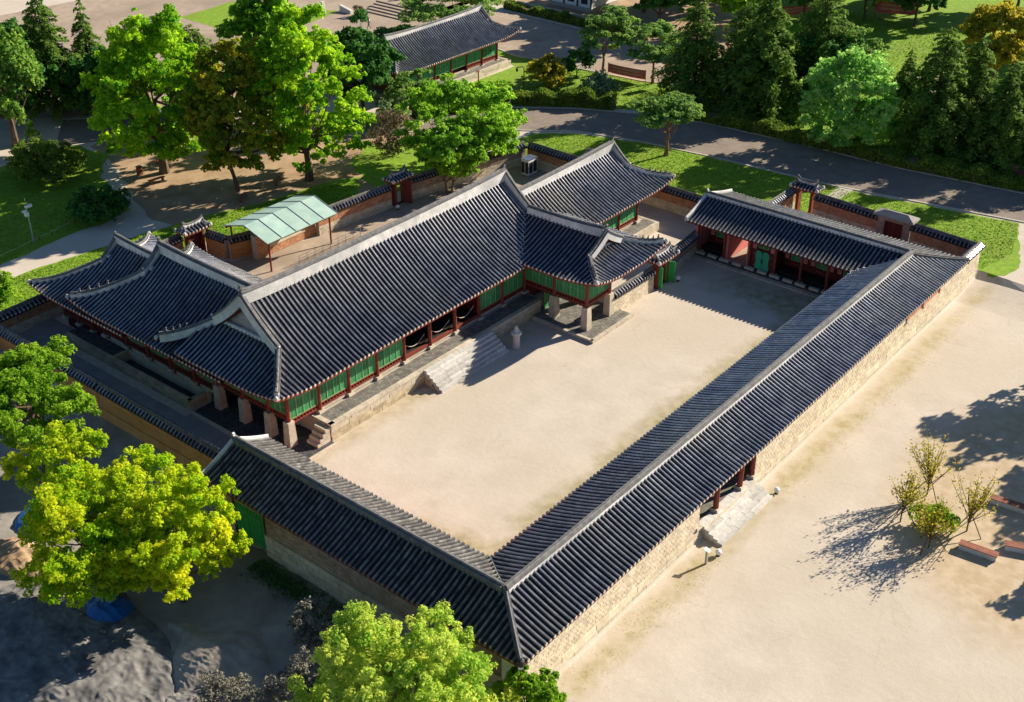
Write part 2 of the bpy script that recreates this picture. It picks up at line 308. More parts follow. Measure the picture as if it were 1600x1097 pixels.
def ground():
    xs = [-400, -150, -40, 0, 15] + list(np.arange(20, 37, 1.0)) + [38.85, 38.9, 39.0, 39.1, 39.2, 39.3, 39.4, 40, 41.2, 41.3, 41.5, 41.7, 41.9] + list(np.arange(43, 104, 2.0)) + list(np.arange(105, 118, .8)) + [120, 130, 145, 160, 200, 300, 600, 1500]
    ys = [-1500, -400, -150, -60, -20, 0, 10, 20, 26, 28, 29, 30, 30.5, 30.6, 30.7, 30.8, 30.9, 31.0, 31.1, 31.2, 31.6, 32.4, 33] + list(np.arange(34, 70, 2.0)) + list(np.arange(70, 92, 1.0)) + [95, 100, 110, 130, 160, 220, 400, 1500]
    mb = MB()
    for x in xs:
        for y in ys: mb.v.append((x, y, gz(x, y)))
    n = len(ys)
    for i in range(len(xs)-1):
        for j in range(n-1):
            mb.f.append((i*n+j, (i+1)*n+j, (i+1)*n+j+1, i*n+j+1)); mb.t.append(.5); mb.m.append(0)
    return struct('ground', mb, 'sand')
ground()
# ------------------------------------------------------------------ roofs
SP = 0.42
def prof(e, rise, D, a=0.6): return lambda u: e + rise*(a*u/D + (1-a)*(u/D)**2)
def slope(B, R, Dd, O, sd, td, S, D, pf, lim, upf, rows=True, rr=0.073, discs=True, tile=0.36, phase=.5, under=True):
    """B base sheet, R round tile rows, Dd round eave tiles; lim(s) -> (t0, t1)"""
    n = max(1, int(round(S/SP))); sp = S/n
    def P(s_, t_, dz=0): return (O[0]+sd[0]*s_+td[0]*t_, O[1]+sd[1]*s_+td[1]*t_, pf(t_)+upf(s_, t_)+dz)
    for i in range(n):
        s_ = (i+.5)*sp; t0, t1 = lim(s_)
        if t1 - t0 < 0.12: continue
        k = max(2, int((t1-t0)/0.8)); te = min(t1+0.12, D)
        rowt = random.random(); jx = random.uniform(-.012, .012); jz = random.uniform(-.012, .012)
        for j in range(k):
            a, b = t0+(te-t0)*j/k, t0+(te-t0)*(j+1)/k
            p = [P(s_-sp/2, a), P(s_+sp/2, a), P(s_+sp/2, b), P(s_-sp/2, b)]
            B.face(p, rowt*0.5+random.random()*0.5)
        if under:
            dz = -0.22; ku = 4
            for j in range(ku):
                a, b = t0+(te-t0)*j/ku, t0+(te-t0)*(j+1)/ku
                B.face([P(s_-sp/2, a, dz), P(s_-sp/2, b, dz), P(s_+sp/2, b, dz), P(s_+sp/2, a, dz)], 0.5, 1)
            if t0 == 0: B.face([P(s_-sp/2, 0, dz), P(s_+sp/2, 0, dz), P(s_+sp/2, 0), P(s_-sp/2, 0)], 0.5, 1)
        # row of convex tiles
        L = t1-t0; m_ = max(1, int(round(L/tile))); i0 = len(R.v); ring = 0
        for j in range(m_):
            tt = random.random()*0.7 + rowt*0.3
            for q, sc_ in ((0, 1.0), (1, 0.9)):
                t_ = t0 + L*(j+q)/m_
                if j == 0 and q == 0: t_ -= 0.05
                c = P(s_+jx, t_, jz); r = rr*(1.0 if q == 0 else .95); z = c[2] + (0.010 if q == 0 else 0.0)
                for (lx, lz) in ((-1, -.03), (-.93, .085), (-.5, .15), (.5, .15), (.93, .085), (1, -.03)):
                    R.v.append((c[0]+sd[0]*lx*r, c[1]+sd[1]*lx*r, z+lz))
                ring += 1
            a0 = i0 + (ring-2)*6; b0 = a0+6
            for c_ in range(5): R.f.append((a0+c_, b0+c_, b0+c_+1, a0+c_+1)); R.t.append(tt); R.m.append(0)
            if j == 0: R.f.append((a0+5, a0+4, a0+3, a0+2, a0+1, a0)); R.t.append(.3); R.m.append(0)
        if discs and t0 == 0:
            c = Vector(P(s_, -0.07, 0.045)); pts = []
            for q in range(8):
                an = 2*math.pi*q/8; pts.append((c.x+sd[0]*math.cos(an)*0.098, c.y+sd[1]*math.cos(an)*0.098, c.z+math.sin(an)*0.098))
            Dd.face(pts, random.random())
            pts2 = [(p[0]+td[0]*.05, p[1]+td[1]*.05, p[2]) for p in pts]
            for q in range(8): Dd.face([pts[q], pts2[q], pts2[(q+1) % 8], pts[(q+1) % 8]], .4)
def noup(s_, t_): return 0.0
def ridge_parts(root, roofo, path, hw, h, capw=None, name='ridge', body='plaster', caps=True):
    b = MB(); b.sweep(path, hw, h, topw=hw*0.9); child(name, b, body, root, par=roofo)
    if caps:
        c = MB(); pp = [(p[0], p[1], p[2]+h) for p in path]
        c.sweep(pp, hw*1.25, 0.05, base=0.0, topw=hw*1.25)
        c.tube([(p[0], p[1], p[2]+0.07) for p in pp], hw*0.55, 8)
        child(name+'_cap', c, 'cap', root, par=roofo)
def figures(root, roofo, pts, size=0.28, m='cap', n=0):
    for p in pts:
        b = MB(); s = size*random.uniform(.85, 1.1)
        b.lathe(p, [(s*.28, 0), (s*.32, s*.3), (s*.2, s*.65), (s*.1, s*.75)], 6)
        b.lathe((p[0]+s*.08, p[1], p[2]+s*.7), [(s*.05, 0), (s*.2, s*.15), (s*.18, s*.35), (s*.03, s*.5)], 6)
        child('roof_figure', b, m, root, par=roofo)
def finial(root, roofo, p, d, s=0.6, m='cap'):
    """curling ridge-end ornament; d = 2D direction along the ridge, pointing outwards"""
    b = MB(); pr = [(-.55, 0), (-.1, 0), (.1, .25), (.35, .75), (.2, 1.0), (-.05, .85), (.0, .55), (-.3, .45), (-.55, .35)]
    a = (-d[1], d[0]); hw = .16*s
    F = [(p[0]+d[0]*x*s+a[0]*hw, p[1]+d[1]*x*s+a[1]*hw, p[2]+z*s*.8) for x, z in pr]; G = [(q[0]-2*a[0]*hw, q[1]-2*a[1]*hw, q[2]) for q in F]
    b.face(F); b.face(G[::-1])
    for i in range(len(F)): b.face([F[i], G[i], G[(i+1) % len(F)], F[(i+1) % len(F)]])
    child('ridge_ornament', b, m, root, par=roofo)

def hipgable(root, ax, c0, half, e0, e1, g0, g1, ez, rise, up=0.45, a=0.6, ridge_h=0.6, ridge_hw=0.2, hip0=True, hip1=True, slopes='both', discs=True, tile='tile', body='plaster', ends=(True, True), lo=None, fig=True, ridge_to=None, endlim=(None, None)):
    """Hip-and-gable roof. ax 'x' or 'y' = ridge direction; c0 = ridge position on the other axis; e0,e1 eave ends along the
    ridge axis; g0,g1 gable planes. hip0/hip1 false = that end runs into another roof."""
    def W(u, v, z=None):     # u along the ridge, v across
        return ((u, v) if ax == 'x' else (v, u)) + ((z,) if z is not None else ())
    pf = prof(ez, rise, half, a); LU = 4.2
    def upf(du, dv): return up*max(0, 1-du/LU)**2*max(0, 1-dv/LU)**2
    B, R, Dd = MB(), MB(), MB()
    S = e1-e0
    for sg in ((-1, 1) if slopes == 'both' else slopes):
        O = W(e0, c0+sg*half); sd = W(1, 0); td = W(0, -sg)
        def lim(s_, sg=sg):
            t1 = half
            if hip0 and e0+s_ < g0: t1 = min(t1, s_)
            if hip1 and e0+s_ > g1: t1 = min(t1, S-s_)
            return (0, t1)
        def uu(s_, t_):
            r_ = 0
            if hip0: r_ += upf(s_, t_)
            if hip1: r_ += upf(S-s_, t_)
            return r_
        slope(B, R, Dd, O, sd, td, S, half, pf, lim, uu, discs=discs)
    for k, (hp, e, g, dr) in enumerate(((hip0, e0, g0, 1), (hip1, e1, g1, -1))):
        if not hp: continue
        G = abs(g-e); O = W(e, c0-half); sd = W(0, 1); td = W(dr, 0); S2 = 2*half
        el = endlim[k]
        def lim(s_, G=G, S2=S2, el=el):
            if el and not (el[0] <= c0-half+s_ <= el[1]): return (0, 0)
            return (0, min(G+0.45, s_, S2-s_))
        slope(B, R, Dd, O, sd, td, S2, half, pf, lim, lambda s_, t_, S2=S2: upf(s_, t_)+upf(S2-s_, t_), discs=discs)
    ro = child('roof', B, ['pan', 'red'], root)
    child('tile_rows', R, tile, root, kind='stuff', par=ro)
    if discs and Dd.v: child('eave_tiles', Dd, 'disc', root, kind='stuff', par=ro)
    # ridge
    r0, r1 = (g0 if hip0 else e0), (g1 if hip1 else e1)
    if ridge_to: r0, r1 = ridge_to
    n = 14; path = []
    for i in range(n+1):
        u = r0+(r1-r0)*i/n; q = abs(2*i/n-1)
        path.append(W(u, c0, ez+rise + 0.28*(q**3 if (hip0 and hip1) else ((i/n)**3 if hip1 else (1-i/n)**3))))
    ridge_parts(root, ro, path, ridge_hw, ridge_h, body=body)
    for k, (hp, e, g, dr) in enumerate(((hip0, e0, g0, 1), (hip1, e1, g1, -1))):
        if not hp: continue
        G = abs(g-e); top = path[0] if k == 0 else path[-1]
        zt = top[2] + ridge_h
        finial(root, ro, W(g+dr*.25*min(1, ridge_h), c0, zt-.1*ridge_h), W(-dr, 0), min(.75, ridge_h*1.15))
        for sg in (-1, 1):
            if lo and (k, sg) in lo: continue
            P1 = []; kn = half-G
            for i in range(9):
                v = i/8*kn*1.0; z = pf(half-v)
                P1.append(W(g, c0+sg*v, z + (1-i/8)**2*0.2))
            hh = [ridge_h*0.95*(1-.25*i/8) for i in range(9)]
            b = MB(); b.sweep(P1, ridge_hw*.85, hh, topw=ridge_hw*.7); child('gable_ridge', b, body, root, par=ro)
            c = MB(); PP = [(p[0], p[1], p[2]+h_) for p, h_ in zip(P1, hh)]; c.sweep(PP, ridge_hw*1.05, .05, base=0, topw=ridge_hw*1.05); c.tube([(p[0], p[1], p[2]+.06) for p in PP], ridge_hw*.45, 6); child('gable_ridge_cap', c, 'cap', root, par=ro)
            finial(root, ro, W(g, c0+sg*(kn+.1), pf(G)+hh[-1]*.7), W(0, sg), min(.4, ridge_h*.6), 'plaster')
            P2 = []
            for i in range(9):
                u = G*(1-i/8)+0.25*(i/8)
                P2.append(W(e+dr*u, c0+sg*(half-u), pf(u)+upf(u, u)))
            b = MB(); b.sweep(P2, ridge_hw*.8, ridge_h*.55, topw=ridge_hw*.65); child('hip_ridge', b, body, root, par=ro)
            c = MB(); PP = [(p[0], p[1], p[2]+ridge_h*.55) for p in P2]; c.sweep(PP, ridge_hw*1.0, .05, base=0, topw=ridge_hw*1.0); c.tube([(p[0], p[1], p[2]+.06) for p in PP], ridge_hw*.45, 6); child('hip_ridge_cap', c, 'cap', root, par=ro)
            if fig: figures(root, ro, [tuple(Vector(P2[q])+Vector((0, 0, ridge_h*.55+.08))) for q in (7, 6, 5, 4)], 0.34)
            e_ = MB(); q = W(e+dr*.05, c0+sg*(half-.05), pf(0)+upf(0, 0)); e_.lathe((q[0], q[1], q[2]-.1), [(.12, 0), (.17, .1), (.15, .28), (.05, .36)], 8); child('corner_tile', e_, 'disc', root, par=ro)
        # gable wall, red bargeboards, small base ridge
        gi = g+dr*0.55; kn = half-G; b = MB()
        zb = pf(G+.5)+.05
        tri = [W(gi, c0-kn+.5, zb), W(gi, c0+kn-.5, zb), W(gi, c0, ez+rise+.1)]
        b.face(tri if (ax == 'x') == (k == 1) else tri[::-1]); 
        nb = 9
        for i in range(nb):
            zz0 = zb + (ez+rise-zb)*i/nb; wv = (kn-.5)*(1-i/nb)*.9
            if wv > .1:
                for sgn in (-1, 1):
                    A = W(gi-dr*.03, c0); h_ = (ez+rise-zb)/nb
                    q = [W(gi-dr*.04, c0+sgn*.02, zz0+.03), W(gi-dr*.04, c0+sgn*wv, zz0+.03), W(gi-dr*.04, c0+sgn*wv*(1-1/(nb-i+.001)), zz0+h_-.03), W(gi-dr*.04, c0+sgn*.02, zz0+h_-.03)]
                    b.face(q, random.random())
        child('gable_wall', b, 'gablebrick', root, par=ro)
        for sg in (-1, 1):
            b = MB(); P1 = [W(g+dr*.18, c0+sg*v, pf(half-v)-.28) for v in [kn*i/6 for i in range(7)]]
            b.sweep(P1, .04, .28, base=-.12); child('barge_board', b, 'dred', root, par=ro)
        b = MB(); b.sweep([W(g+dr*.3, c0-kn+.3, pf(G+.3)), W(g+dr*.3, c0+kn-.3, pf(G+.3))], .12, .24); child('gable_sill', b, body, root, par=ro)
    return ro

# ------------------------------------------------------------------ building pieces
_cache = {}
def cached(key, fn):
    if key not in _cache: _cache[key] = fn()
    return _cache[key]
def column(root, x, y, z0, z1, r=0.17, stone=True, m='red'):
    l = root.location
    def f():
        b = MB(); b.lathe((0, 0, 0), [(r*1.03, 0), (r, .3), (r*.93, z1-z0)], 10); return b.mesh('column', [M[m]])
    link('column', cached(('col', round(z1-z0, 2), r, m), f), root, (x-l[0], y-l[1], z0-l[2]))
    if stone:
        def g():
            b = MB(); b.box(-.32, .32, -.32, .32, -.2, .0, .6, taper=.05); return b.mesh('base_stone', [M['granite']])
        link('base_stone', cached(('bs',), g), root, (x-l[0], y-l[1], z0-l[2]+.0))
def leaf_panel(wd, h, kind='green'):
    def f():
        b = MB(); fr = .035
        b.box(fr, wd-fr, .0, .03, fr, h-fr, random.random(), 0)
        for a in ((0, fr, 0, h), (wd-fr, wd, 0, h), (fr, wd-fr, 0, fr), (fr, wd-fr, h-fr, h)): b.box(a[0], a[1], -.03, .05, a[2], a[3], .5, 1)
        ng = max(2, int(h/.55))
        for i in range(1, ng): b.box(fr, wd-fr, -.008, .0, h*i/ng-.012, h*i/ng+.012, .5, 1)
        if kind != 'plain': b.box(wd/2-.01, wd/2+.01, -.008, 0, fr, h-fr, .5, 1)
        return b
    return f()
def facade(root, A, B, z0, zs, z1, n=4, mg='green', rail=True, base=None, lintel=True):
    """one bay between columns at A and B (outside on the right-hand side going A->B): sill z0..zs, panels zs..z1"""
    l = root.location; A = Vector(A); B = Vector(B); d = (B-A); L = d.length; d.normalize(); ang = math.atan2(d.y, d.x)
    A2 = A + d*.17; w_ = L-.34; lw = w_/n
    ls = 'lgreen' if mg in ('green',) else mg
    for i in range(n):
        key = ('lf', round(lw, 2), round(z1-zs, 2), mg, random.randint(0, 3))
        me = cached(key, lambda: leaf_panel(lw-.01, z1-zs).mesh('door_panel', [M[mg], M[ls]]))
        p = A2 + d*(i*lw)
        link('door_panel', me, root, (p.x-l[0], p.y-l[1], zs-l[2]), ang)
    if rail:
        h = zs-z0
        def f():
            b = MB(); b.box(0, w_, -.05, .08, 0, h*.3, .5); b.box(0, w_, -.05, .08, h*.78, h, .6)
            k = max(3, int(w_/.28)); 
            for i in range(k+1): x = w_*i/k; b.box(max(0, x-.035), min(w_, x+.035), -.03, .06, h*.3, h*.78, .5)
            b.box(0, w_, .065, .07, h*.3, h*.78, .5, 1)
            return b.mesh('sill_rail', [M['red'], M['dark']])
        link('sill_rail', cached(('sr', round(w_, 2), round(h, 2)), f), root, (A2.x-l[0], A2.y-l[1], z0-l[2]), ang)
    if base is not None:
        def g():
            b = MB(); b.box(0, w_, 0, .12, 0, z0-base, .5); return b.mesh('base_strip', [M['granite']])
        link('base_strip', cached(('bst', round(w_, 2), round(z0-base, 2)), g), root, (A2.x-l[0], A2.y-l[1], base-l[2]), ang)
    if lintel:
        def k_():
            b = MB(); b.box(-.1, L+.1-0.2, -.06, .1, 0, .3, .5); return b.mesh('lintel', [M['red']])
        link('lintel', cached(('lt', round(L, 2)), k_), root, (A.x-l[0], A.y-l[1], z1-l[2]), ang)
def pavers(x0, x1, y0, y1, z, sx, sy, h=0.05, stagger=True):
    b = MB(); j = 0; y = y0
    while y < y1-1e-3:
        ye = min(y+sy, y1); x = x0 - (sx/2 if stagger and j % 2 else 0)
        while x < x1-1e-3:
            a, c = max(x, x0), min(x+sx, x1)
            if c-a > .04: b.box(a+.008, c-.008, y+.008, ye-.008, z-h, z+random.uniform(-.004, .004), bottom=False)
            x += sx
        y = ye; j += 1
    return b
def blockrow(root, par, P, d, L, z0, z1, depth, n_out, m, wmin, wmax, name='stone_block', gap=.012):
    """a course of individual stone blocks; P start, d direction, n_out outward normal"""
    l = root.location; s = 0
    while s < L-1e-3:
        w_ = random.uniform(wmin, wmax)
        if L-s-w_ < wmin*.6: w_ = L-s
        pr = random.uniform(-.012, .012)
        key = ('blk', round(w_*10)/10, round(z1-z0, 2), round(depth, 2), m, random.randint(0, 2))
        def f():
            b = MB(); W_ = round(w_*10)/10 - gap; b.hexa([(0, 0, 0), (W_, 0, 0), (W_, depth, 0), (0, depth, 0)], [(.008, .008, z1-z0-gap), (W_-.008, .008, z1-z0-gap), (W_-.008, depth, z1-z0-gap), (.008, depth, z1-z0-gap)]); return b.mesh(name, [M[m]])
        me = cached(key, f)
        p = (P[0]+d[0]*s+n_out[0]*pr, P[1]+d[1]*s+n_out[1]*pr)
        o = link(name, me, par, (p[0]-l[0], p[1]-l[1], z0-l[2]), math.atan2(d[1], d[0])); o.scale = (w_/(round(w_*10)/10), 1, 1)
        s += w_
def bricks(b, P, d, L, z0, z1, out, bw, bh, depth=.05, gap=.02, m=0, jit=.006, skip=0.0):
    """joined small bricks standing proud of a wall face"""
    nr = max(1, int(round((z1-z0)/bh))); bh = (z1-z0)/nr
    for r in range(nr):
        s = -(bw*.5 if r % 2 else 0)
        while s < L:
            a, c = max(0, s), min(L, s+bw*random.uniform(.92, 1.08)); s = s+bw
            if c-a < .07 or random.random() < skip: continue
            q = [(P[0]+d[0]*t, P[1]+d[1]*t) for t in (a+gap/2, c-gap/2)]; k = depth+random.uniform(-jit, jit)
            o = (out[0]*k, out[1]*k)
            zz0, zz1 = z0+r*bh+gap/2, z0+(r+1)*bh-gap/2
            A0, A1 = q; F = [(A0[0]+o[0], A0[1]+o[1]), (A1[0]+o[0], A1[1]+o[1])]
            t = random.random()
            i = len(b.v); b.v += [(A0[0], A0[1], zz0), (A1[0], A1[1], zz0), (A1[0], A1[1], zz1), (A0[0], A0[1], zz1), (F[0][0], F[0][1], zz0), (F[1][0], F[1][1], zz0), (F[1][0], F[1][1], zz1), (F[0][0], F[0][1], zz1)]
            fs = [(i+4, i+5, i+6, i+7), (i+3, i+7, i+6, i+2), (i, i+4, i+7, i+3), (i+5, i+1, i+2, i+6), (i, i+1, i+5, i+4)]
            b.f += fs; b.t += [t]*5; b.m += [m]*5
def garden_wall(label, A, B, zb, zt, th=.45, m='brick', m2='cream', split=.45, cope=True, name='brick_wall', both=True, bw=.3, bh=.16, cw=.42, kind='tile'):
    """freestanding brick wall with a small tiled coping; A->B, bricks on both faces"""
    root = thing(name, label, 'wall', ((A[0]+B[0])/2, (A[1]+B[1])/2, zb))
    A_ = Vector(A); B_ = Vector(B); d = B_-A_; L = d.length; d.normalize(); nrm = Vector((d.y, -d.x))
    c = (A_+B_)/2; b = MB(); b.obox(c, d, L/2, th/2, zb-.3, zt, .5); child('wall_core', b, 'mortar', root)
    for sg in (1, -1):
        if not both and sg == -1: continue
        P = A_ + nrm*(th/2)*sg; zs = zb+(zt-zb)*split
        b = MB(); bricks(b, P, d, L, zb, zs, nrm*sg, bw*1.2, bh*1.25, .05)
        if b.v: child('base_bricks', b, m2, root, kind='stuff')
        b = MB(); bricks(b, P, d, L, zs, zt-.02, nrm*sg, bw, bh, .035, .014); child('upper_bricks', b, m, root, kind='stuff')
    if cope:
        Bm, R, Dd = MB(), MB(), MB(); pf = prof(zt-.02, .26, cw, .9)
        for sg in (1, -1):
            O = A_ + nrm*sg*cw if sg == 1 else A_ + nrm*sg*cw
            slope(Bm, R, Dd, O, d, -nrm*sg, L, cw, pf, lambda s_: (0, cw), noup, rr=.075, discs=True, tile=.4)
        ro = child('coping', Bm, ['pan', 'pan'], root); child('tile_rows', R, kind, root, kind='stuff', par=ro); child('eave_tiles', Dd, 'disc' if kind != 'tile' else 'cap', root, kind='stuff', par=ro)
        b = MB(); b.sweep([(A_.x, A_.y, zt+.22), (B_.x, B_.y, zt+.22)], .12, .16, base=-.1); b.tube([(A_.x, A_.y, zt+.42), (B_.x, B_.y, zt+.42)], .09, 8); child('coping_ridge', b, 'tileold', root, par=ro)
    return root
def gate_roof(root, cx, cy, ax, hl, hw, ez, rise, fig=False, h=.28):
    """small hip-and-gable gate roof"""
    c, m_ = (cy, cx) if ax == 'x' else (cx, cy)
    return hipgable(root, ax, c, hw, m_-hl, m_+hl, m_-hl+hw*.55, m_+hl-hw*.55, ez, rise, up=.15, ridge_h=h, ridge_hw=.1, discs=True, fig=fig)

# ================================================================== MAIN HALL
hall = thing('palace_hall', 'long main palace hall with the white plastered ridge and open middle bays', 'hall', (60, 60, 0))
hipgable(hall, 'x', 64.7, 6.8, 45.2, 81.6, 48.4, 78.4, 4.9, 4.35, up=.5, ridge_h=.75, ridge_hw=.24, endlim=((57, 69.5), None), lo=[(1, 1)])
CX = [47.1+3.03*k for k in range(10)]
YF = 59.2
b = MB(); b.box(49.3, 79.0, 57.75, 70.4, .02, 1.36, .5); child('terrace_core', b, 'mortar', hall)
for i, x in enumerate(CX):
    if i == 0: continue
    column(hall, x, YF, 1.62, 4.9)
for i in range(9):
    a, b_ = CX[i], CX[i+1]
    if 4 <= i <= 6: continue
    facade(hall, (a, YF), (b_, YF), 1.72, 2.15, 4.35, 4, base=(1.42 if i else None))
# open middle bays: floor edge, plank floor, rear doors, rope barriers
b = MB(); b.box(CX[4], CX[7], YF-.05, YF+.12, 1.62, 1.9, .5); child('floor_beam', b, 'red', hall)
b = MB(); b.box(CX[4], CX[7], YF-.02, YF+.1, 1.42, 1.6, .5); child('base_strip', b, 'granite', hall)
for k in range(18):
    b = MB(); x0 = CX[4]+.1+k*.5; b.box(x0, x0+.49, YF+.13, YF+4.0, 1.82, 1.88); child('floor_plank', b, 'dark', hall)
for k in range(3):
    facade(hall, (CX[4+k], YF+4.2), (CX[5+k], YF+4.2), 1.9, 1.95, 4.3, 4, rail=False)
    facade_x = CX[4+k]
for x in (CX[4], CX[7]):
    b = MB(); b.box(x-.06, x+.06, YF+.18, YF+4.1, 1.9, 4.9, .5); child('side_wall', b, 'dred', hall)
for k in (5, 6): column(hall, CX[k], YF+2.1, 1.88, 4.9, .15, stone=False)
b = MB(); b.box(CX[4]-.1, CX[7]+.1, YF-.08, YF+.1, 4.3, 4.6, .5); child('lintel', b, 'red', hall)
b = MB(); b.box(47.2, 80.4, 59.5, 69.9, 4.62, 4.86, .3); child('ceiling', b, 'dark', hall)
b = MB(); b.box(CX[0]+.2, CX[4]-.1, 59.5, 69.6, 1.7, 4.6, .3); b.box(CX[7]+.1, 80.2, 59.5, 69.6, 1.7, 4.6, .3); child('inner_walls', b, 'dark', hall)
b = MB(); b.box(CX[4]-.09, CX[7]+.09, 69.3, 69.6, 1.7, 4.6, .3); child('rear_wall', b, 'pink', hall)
# stone terrace front, block by block
for (zz0, zz1) in ((0.0, .36), (.36, .70), (.70, 1.03), (1.03, 1.24)):
    blockrow(hall, hall, (49.4, 57.25), (1, 0), 24.9, zz0, zz1, .5, (0, -1), 'mossy' if zz1 < 1 else 'granite', .7, 1.5)
blockrow(hall, hall, (49.35, 57.2), (1, 0), 25.0, 1.24, 1.42, .42, (0, -1), 'granite', 1.4, 2.4, name='edge_stone')
for (zz0, zz1) in ((0.0, .36), (.36, .70), (.70, 1.03), (1.03, 1.24), (1.24, 1.42)):
    blockrow(hall, hall, (49.35, 61.2), (0, -1), 3.95, zz0, zz1, .45, (-1, 0), 'granite', .7, 1.3)
child('terrace_paving', pavers(49.8, 74.3, 57.64, 58.95, 1.41, .3, .3), 'paver', hall, kind='stuff')
# side stair at the west end of the terrace
for k in range(4):
    b = MB(); b.box(48.0+.28*k, 49.3, 57.3, 58.5, .02+.3*k, .30+.3*k, taper=.01); child('stair_step', b, 'granite', hall)
# main stair, individual slabs
for k in range(6):
    y0 = 55.3+.32*k; z1 = .23*(k+1)
    s = 59.3; 
    while s < 67.5-.01:
        w_ = random.uniform(1.3, 2.4); 
        if 67.5-s-w_ < .9: w_ = 67.5-s
        b = MB(); b.box(s+.01, s+w_-.01, y0, y0+.6, max(0.0, z1-.24)+.0, z1, taper=.008); child('stair_slab', b, 'stair', hall); s += w_
b = MB(); b.box(59.35, 67.45, 55.8, 57.2, .0, .17); b.box(59.35, 67.45, 56.4, 57.2, .17, .55); b.box(59.35, 67.45, 56.9, 57.2, .55, .95); child('stair_core', b, 'mossy', hall)
# stone pillars at the west corner carrying the raised room
def stone_pillar(root, x, y, z1, w_=.36):
    def f():
        b = MB(); b.box(-w_, w_, -w_, w_, -.02, z1, .5, taper=.07); return b.mesh('stone_pillar', [M['granite']])
    l = root.location; link('stone_pillar', cached(('sp', z1, w_), f), root, (x-l[0], y-l[1], -l[2]))
WY = [59.2, 61.3, 64.2, 67.1]
for y in WY: stone_pillar(hall, 47.1, y, 2.1)
stone_pillar(hall, 49.4, 61.0, 1.9, .25)
for y in WY: column(hall, 47.1, y, 2.1, 4.9, stone=False)
for i in range(3): facade(hall, (47.1, WY[i+1]), (47.1, WY[i]), 2.15, 2.6, 4.3, 3 if i == 0 else 4)
b = MB(); b.box(47.3, 49.6, 59.4, 69.6, 1.95, 2.15, .5); child('raised_floor', b, 'dred', hall)
child('ground_paving', pavers(45.3, 49.3, 57.0, 68.3, .05, .32, .32), 'dpaver', hall, kind='stuff')
for x0, x1, y0, y1 in ((45.0, 45.3, 56.8, 68.4), (45.0, 49.6, 56.55, 56.8)):
    b = MB(); b.box(x0, x1, y0, y1, 0, .16, .6); child('kerb_stone', b, 'granite', hall)
for k in range(4, 7):
    for q in (.35, CX[1]-CX[0]-.35):
        b = MB(); b.tube([(CX[k]+q, YF+.3, 1.9), (CX[k]+q, YF+.3, 2.75)], .025, 6); b.lathe((CX[k]+q, YF+.3, 1.88), [(.12, 0), (.12, .03), (.03, .05)], 8); child('barrier_post', b, 'black', hall)
    b = MB(); x0, x1 = CX[k]+.35, CX[k+1]-.35
    b.tube([(x0+(x1-x0)*i/8, YF+.28, 2.7-.55*math.sin(math.pi*i/8)) for i in range(9)], .028, 5); child('barrier_rope', b, 'rope', hall)
# ================================================================== WEST WING (B1) and lower annex (B2)
ww = thing('west_wing', 'dark roofed west wing running back from the left end of the main hall', 'hall', (51.4, 74, 0))
hipgable(ww, 'y', 51.5, 6.3, 64.0, 83.2, 64.0, 78.6, 4.45, 3.6, up=.5, hip0=False, ridge_h=.6, ridge_hw=.22, ridge_to=(66.8, 78.6))
yy = [67.1, 70.0, 72.9, 75.8, 78.7, 81.6]
for i, y in enumerate(yy):
    if i: column(ww, 47.1, y, 1.3, 4.5)
for i in range(5):
    A, B = (47.1, yy[i+1]), (47.1, yy[i]); 
    ym = [yy[i]+.55, yy[i+1]-.55]
    facade(ww, (47.1, ym[1]+.17), (47.1, ym[0]-.17), 1.3, 2.0, 4.1, 3, base=1.0)
    for q in (yy[i]+.36, yy[i+1]-.36):
        b = MB(); b.box(47.12, 47.2, q-.15, q+.15, 2.0, 4.1); child('wall_strip', b, 'pink', ww)
        b = MB(); b.box(47.1, 47.22, q-.19, q+.19, 1.0, 2.0); child('wall_strip', b, 'dred', ww)
b = MB(); b.box(47.3, 55.5, 67.4, 81.6, .3, 4.4, .5); child('wing_walls', b, 'dred', ww)
b = MB(); b.box(46.95, 47.25, 68.3, 82.0, .0, 1.0, .5); child('plinth', b, 'granite', ww)
for x, y in ((49.8, 81.6), (52.5, 81.6), (55.4, 81.6)): column(ww, x, y, 1.0, 4.4)
an = thing('annex_hall', 'lower rear annex at the far left corner behind the west wing', 'hall', (51.4, 86, 0))
hipgable(an, 'y', 51.3, 6.1, 76.0, 88.9, 76.0, 84.4, 3.95, 3.3, up=.5, hip0=False, ridge_h=.4, ridge_hw=.18, body='plaster', fig=False)
b = MB(); b.box(47.2, 55.4, 81.9, 87.4, .0, 3.95, .5); child('annex_walls', b, 'dred', an)
for i, y in enumerate((83.4, 85.4, 87.4)):
    column(an, 47.1, y, 1.0, 4.0)
facade(an, (47.1, 85.4), (47.1, 83.4), 1.2, 1.9, 3.6, 3); facade(an, (47.1, 87.4), (47.1, 85.4), 1.2, 1.9, 3.6, 3)
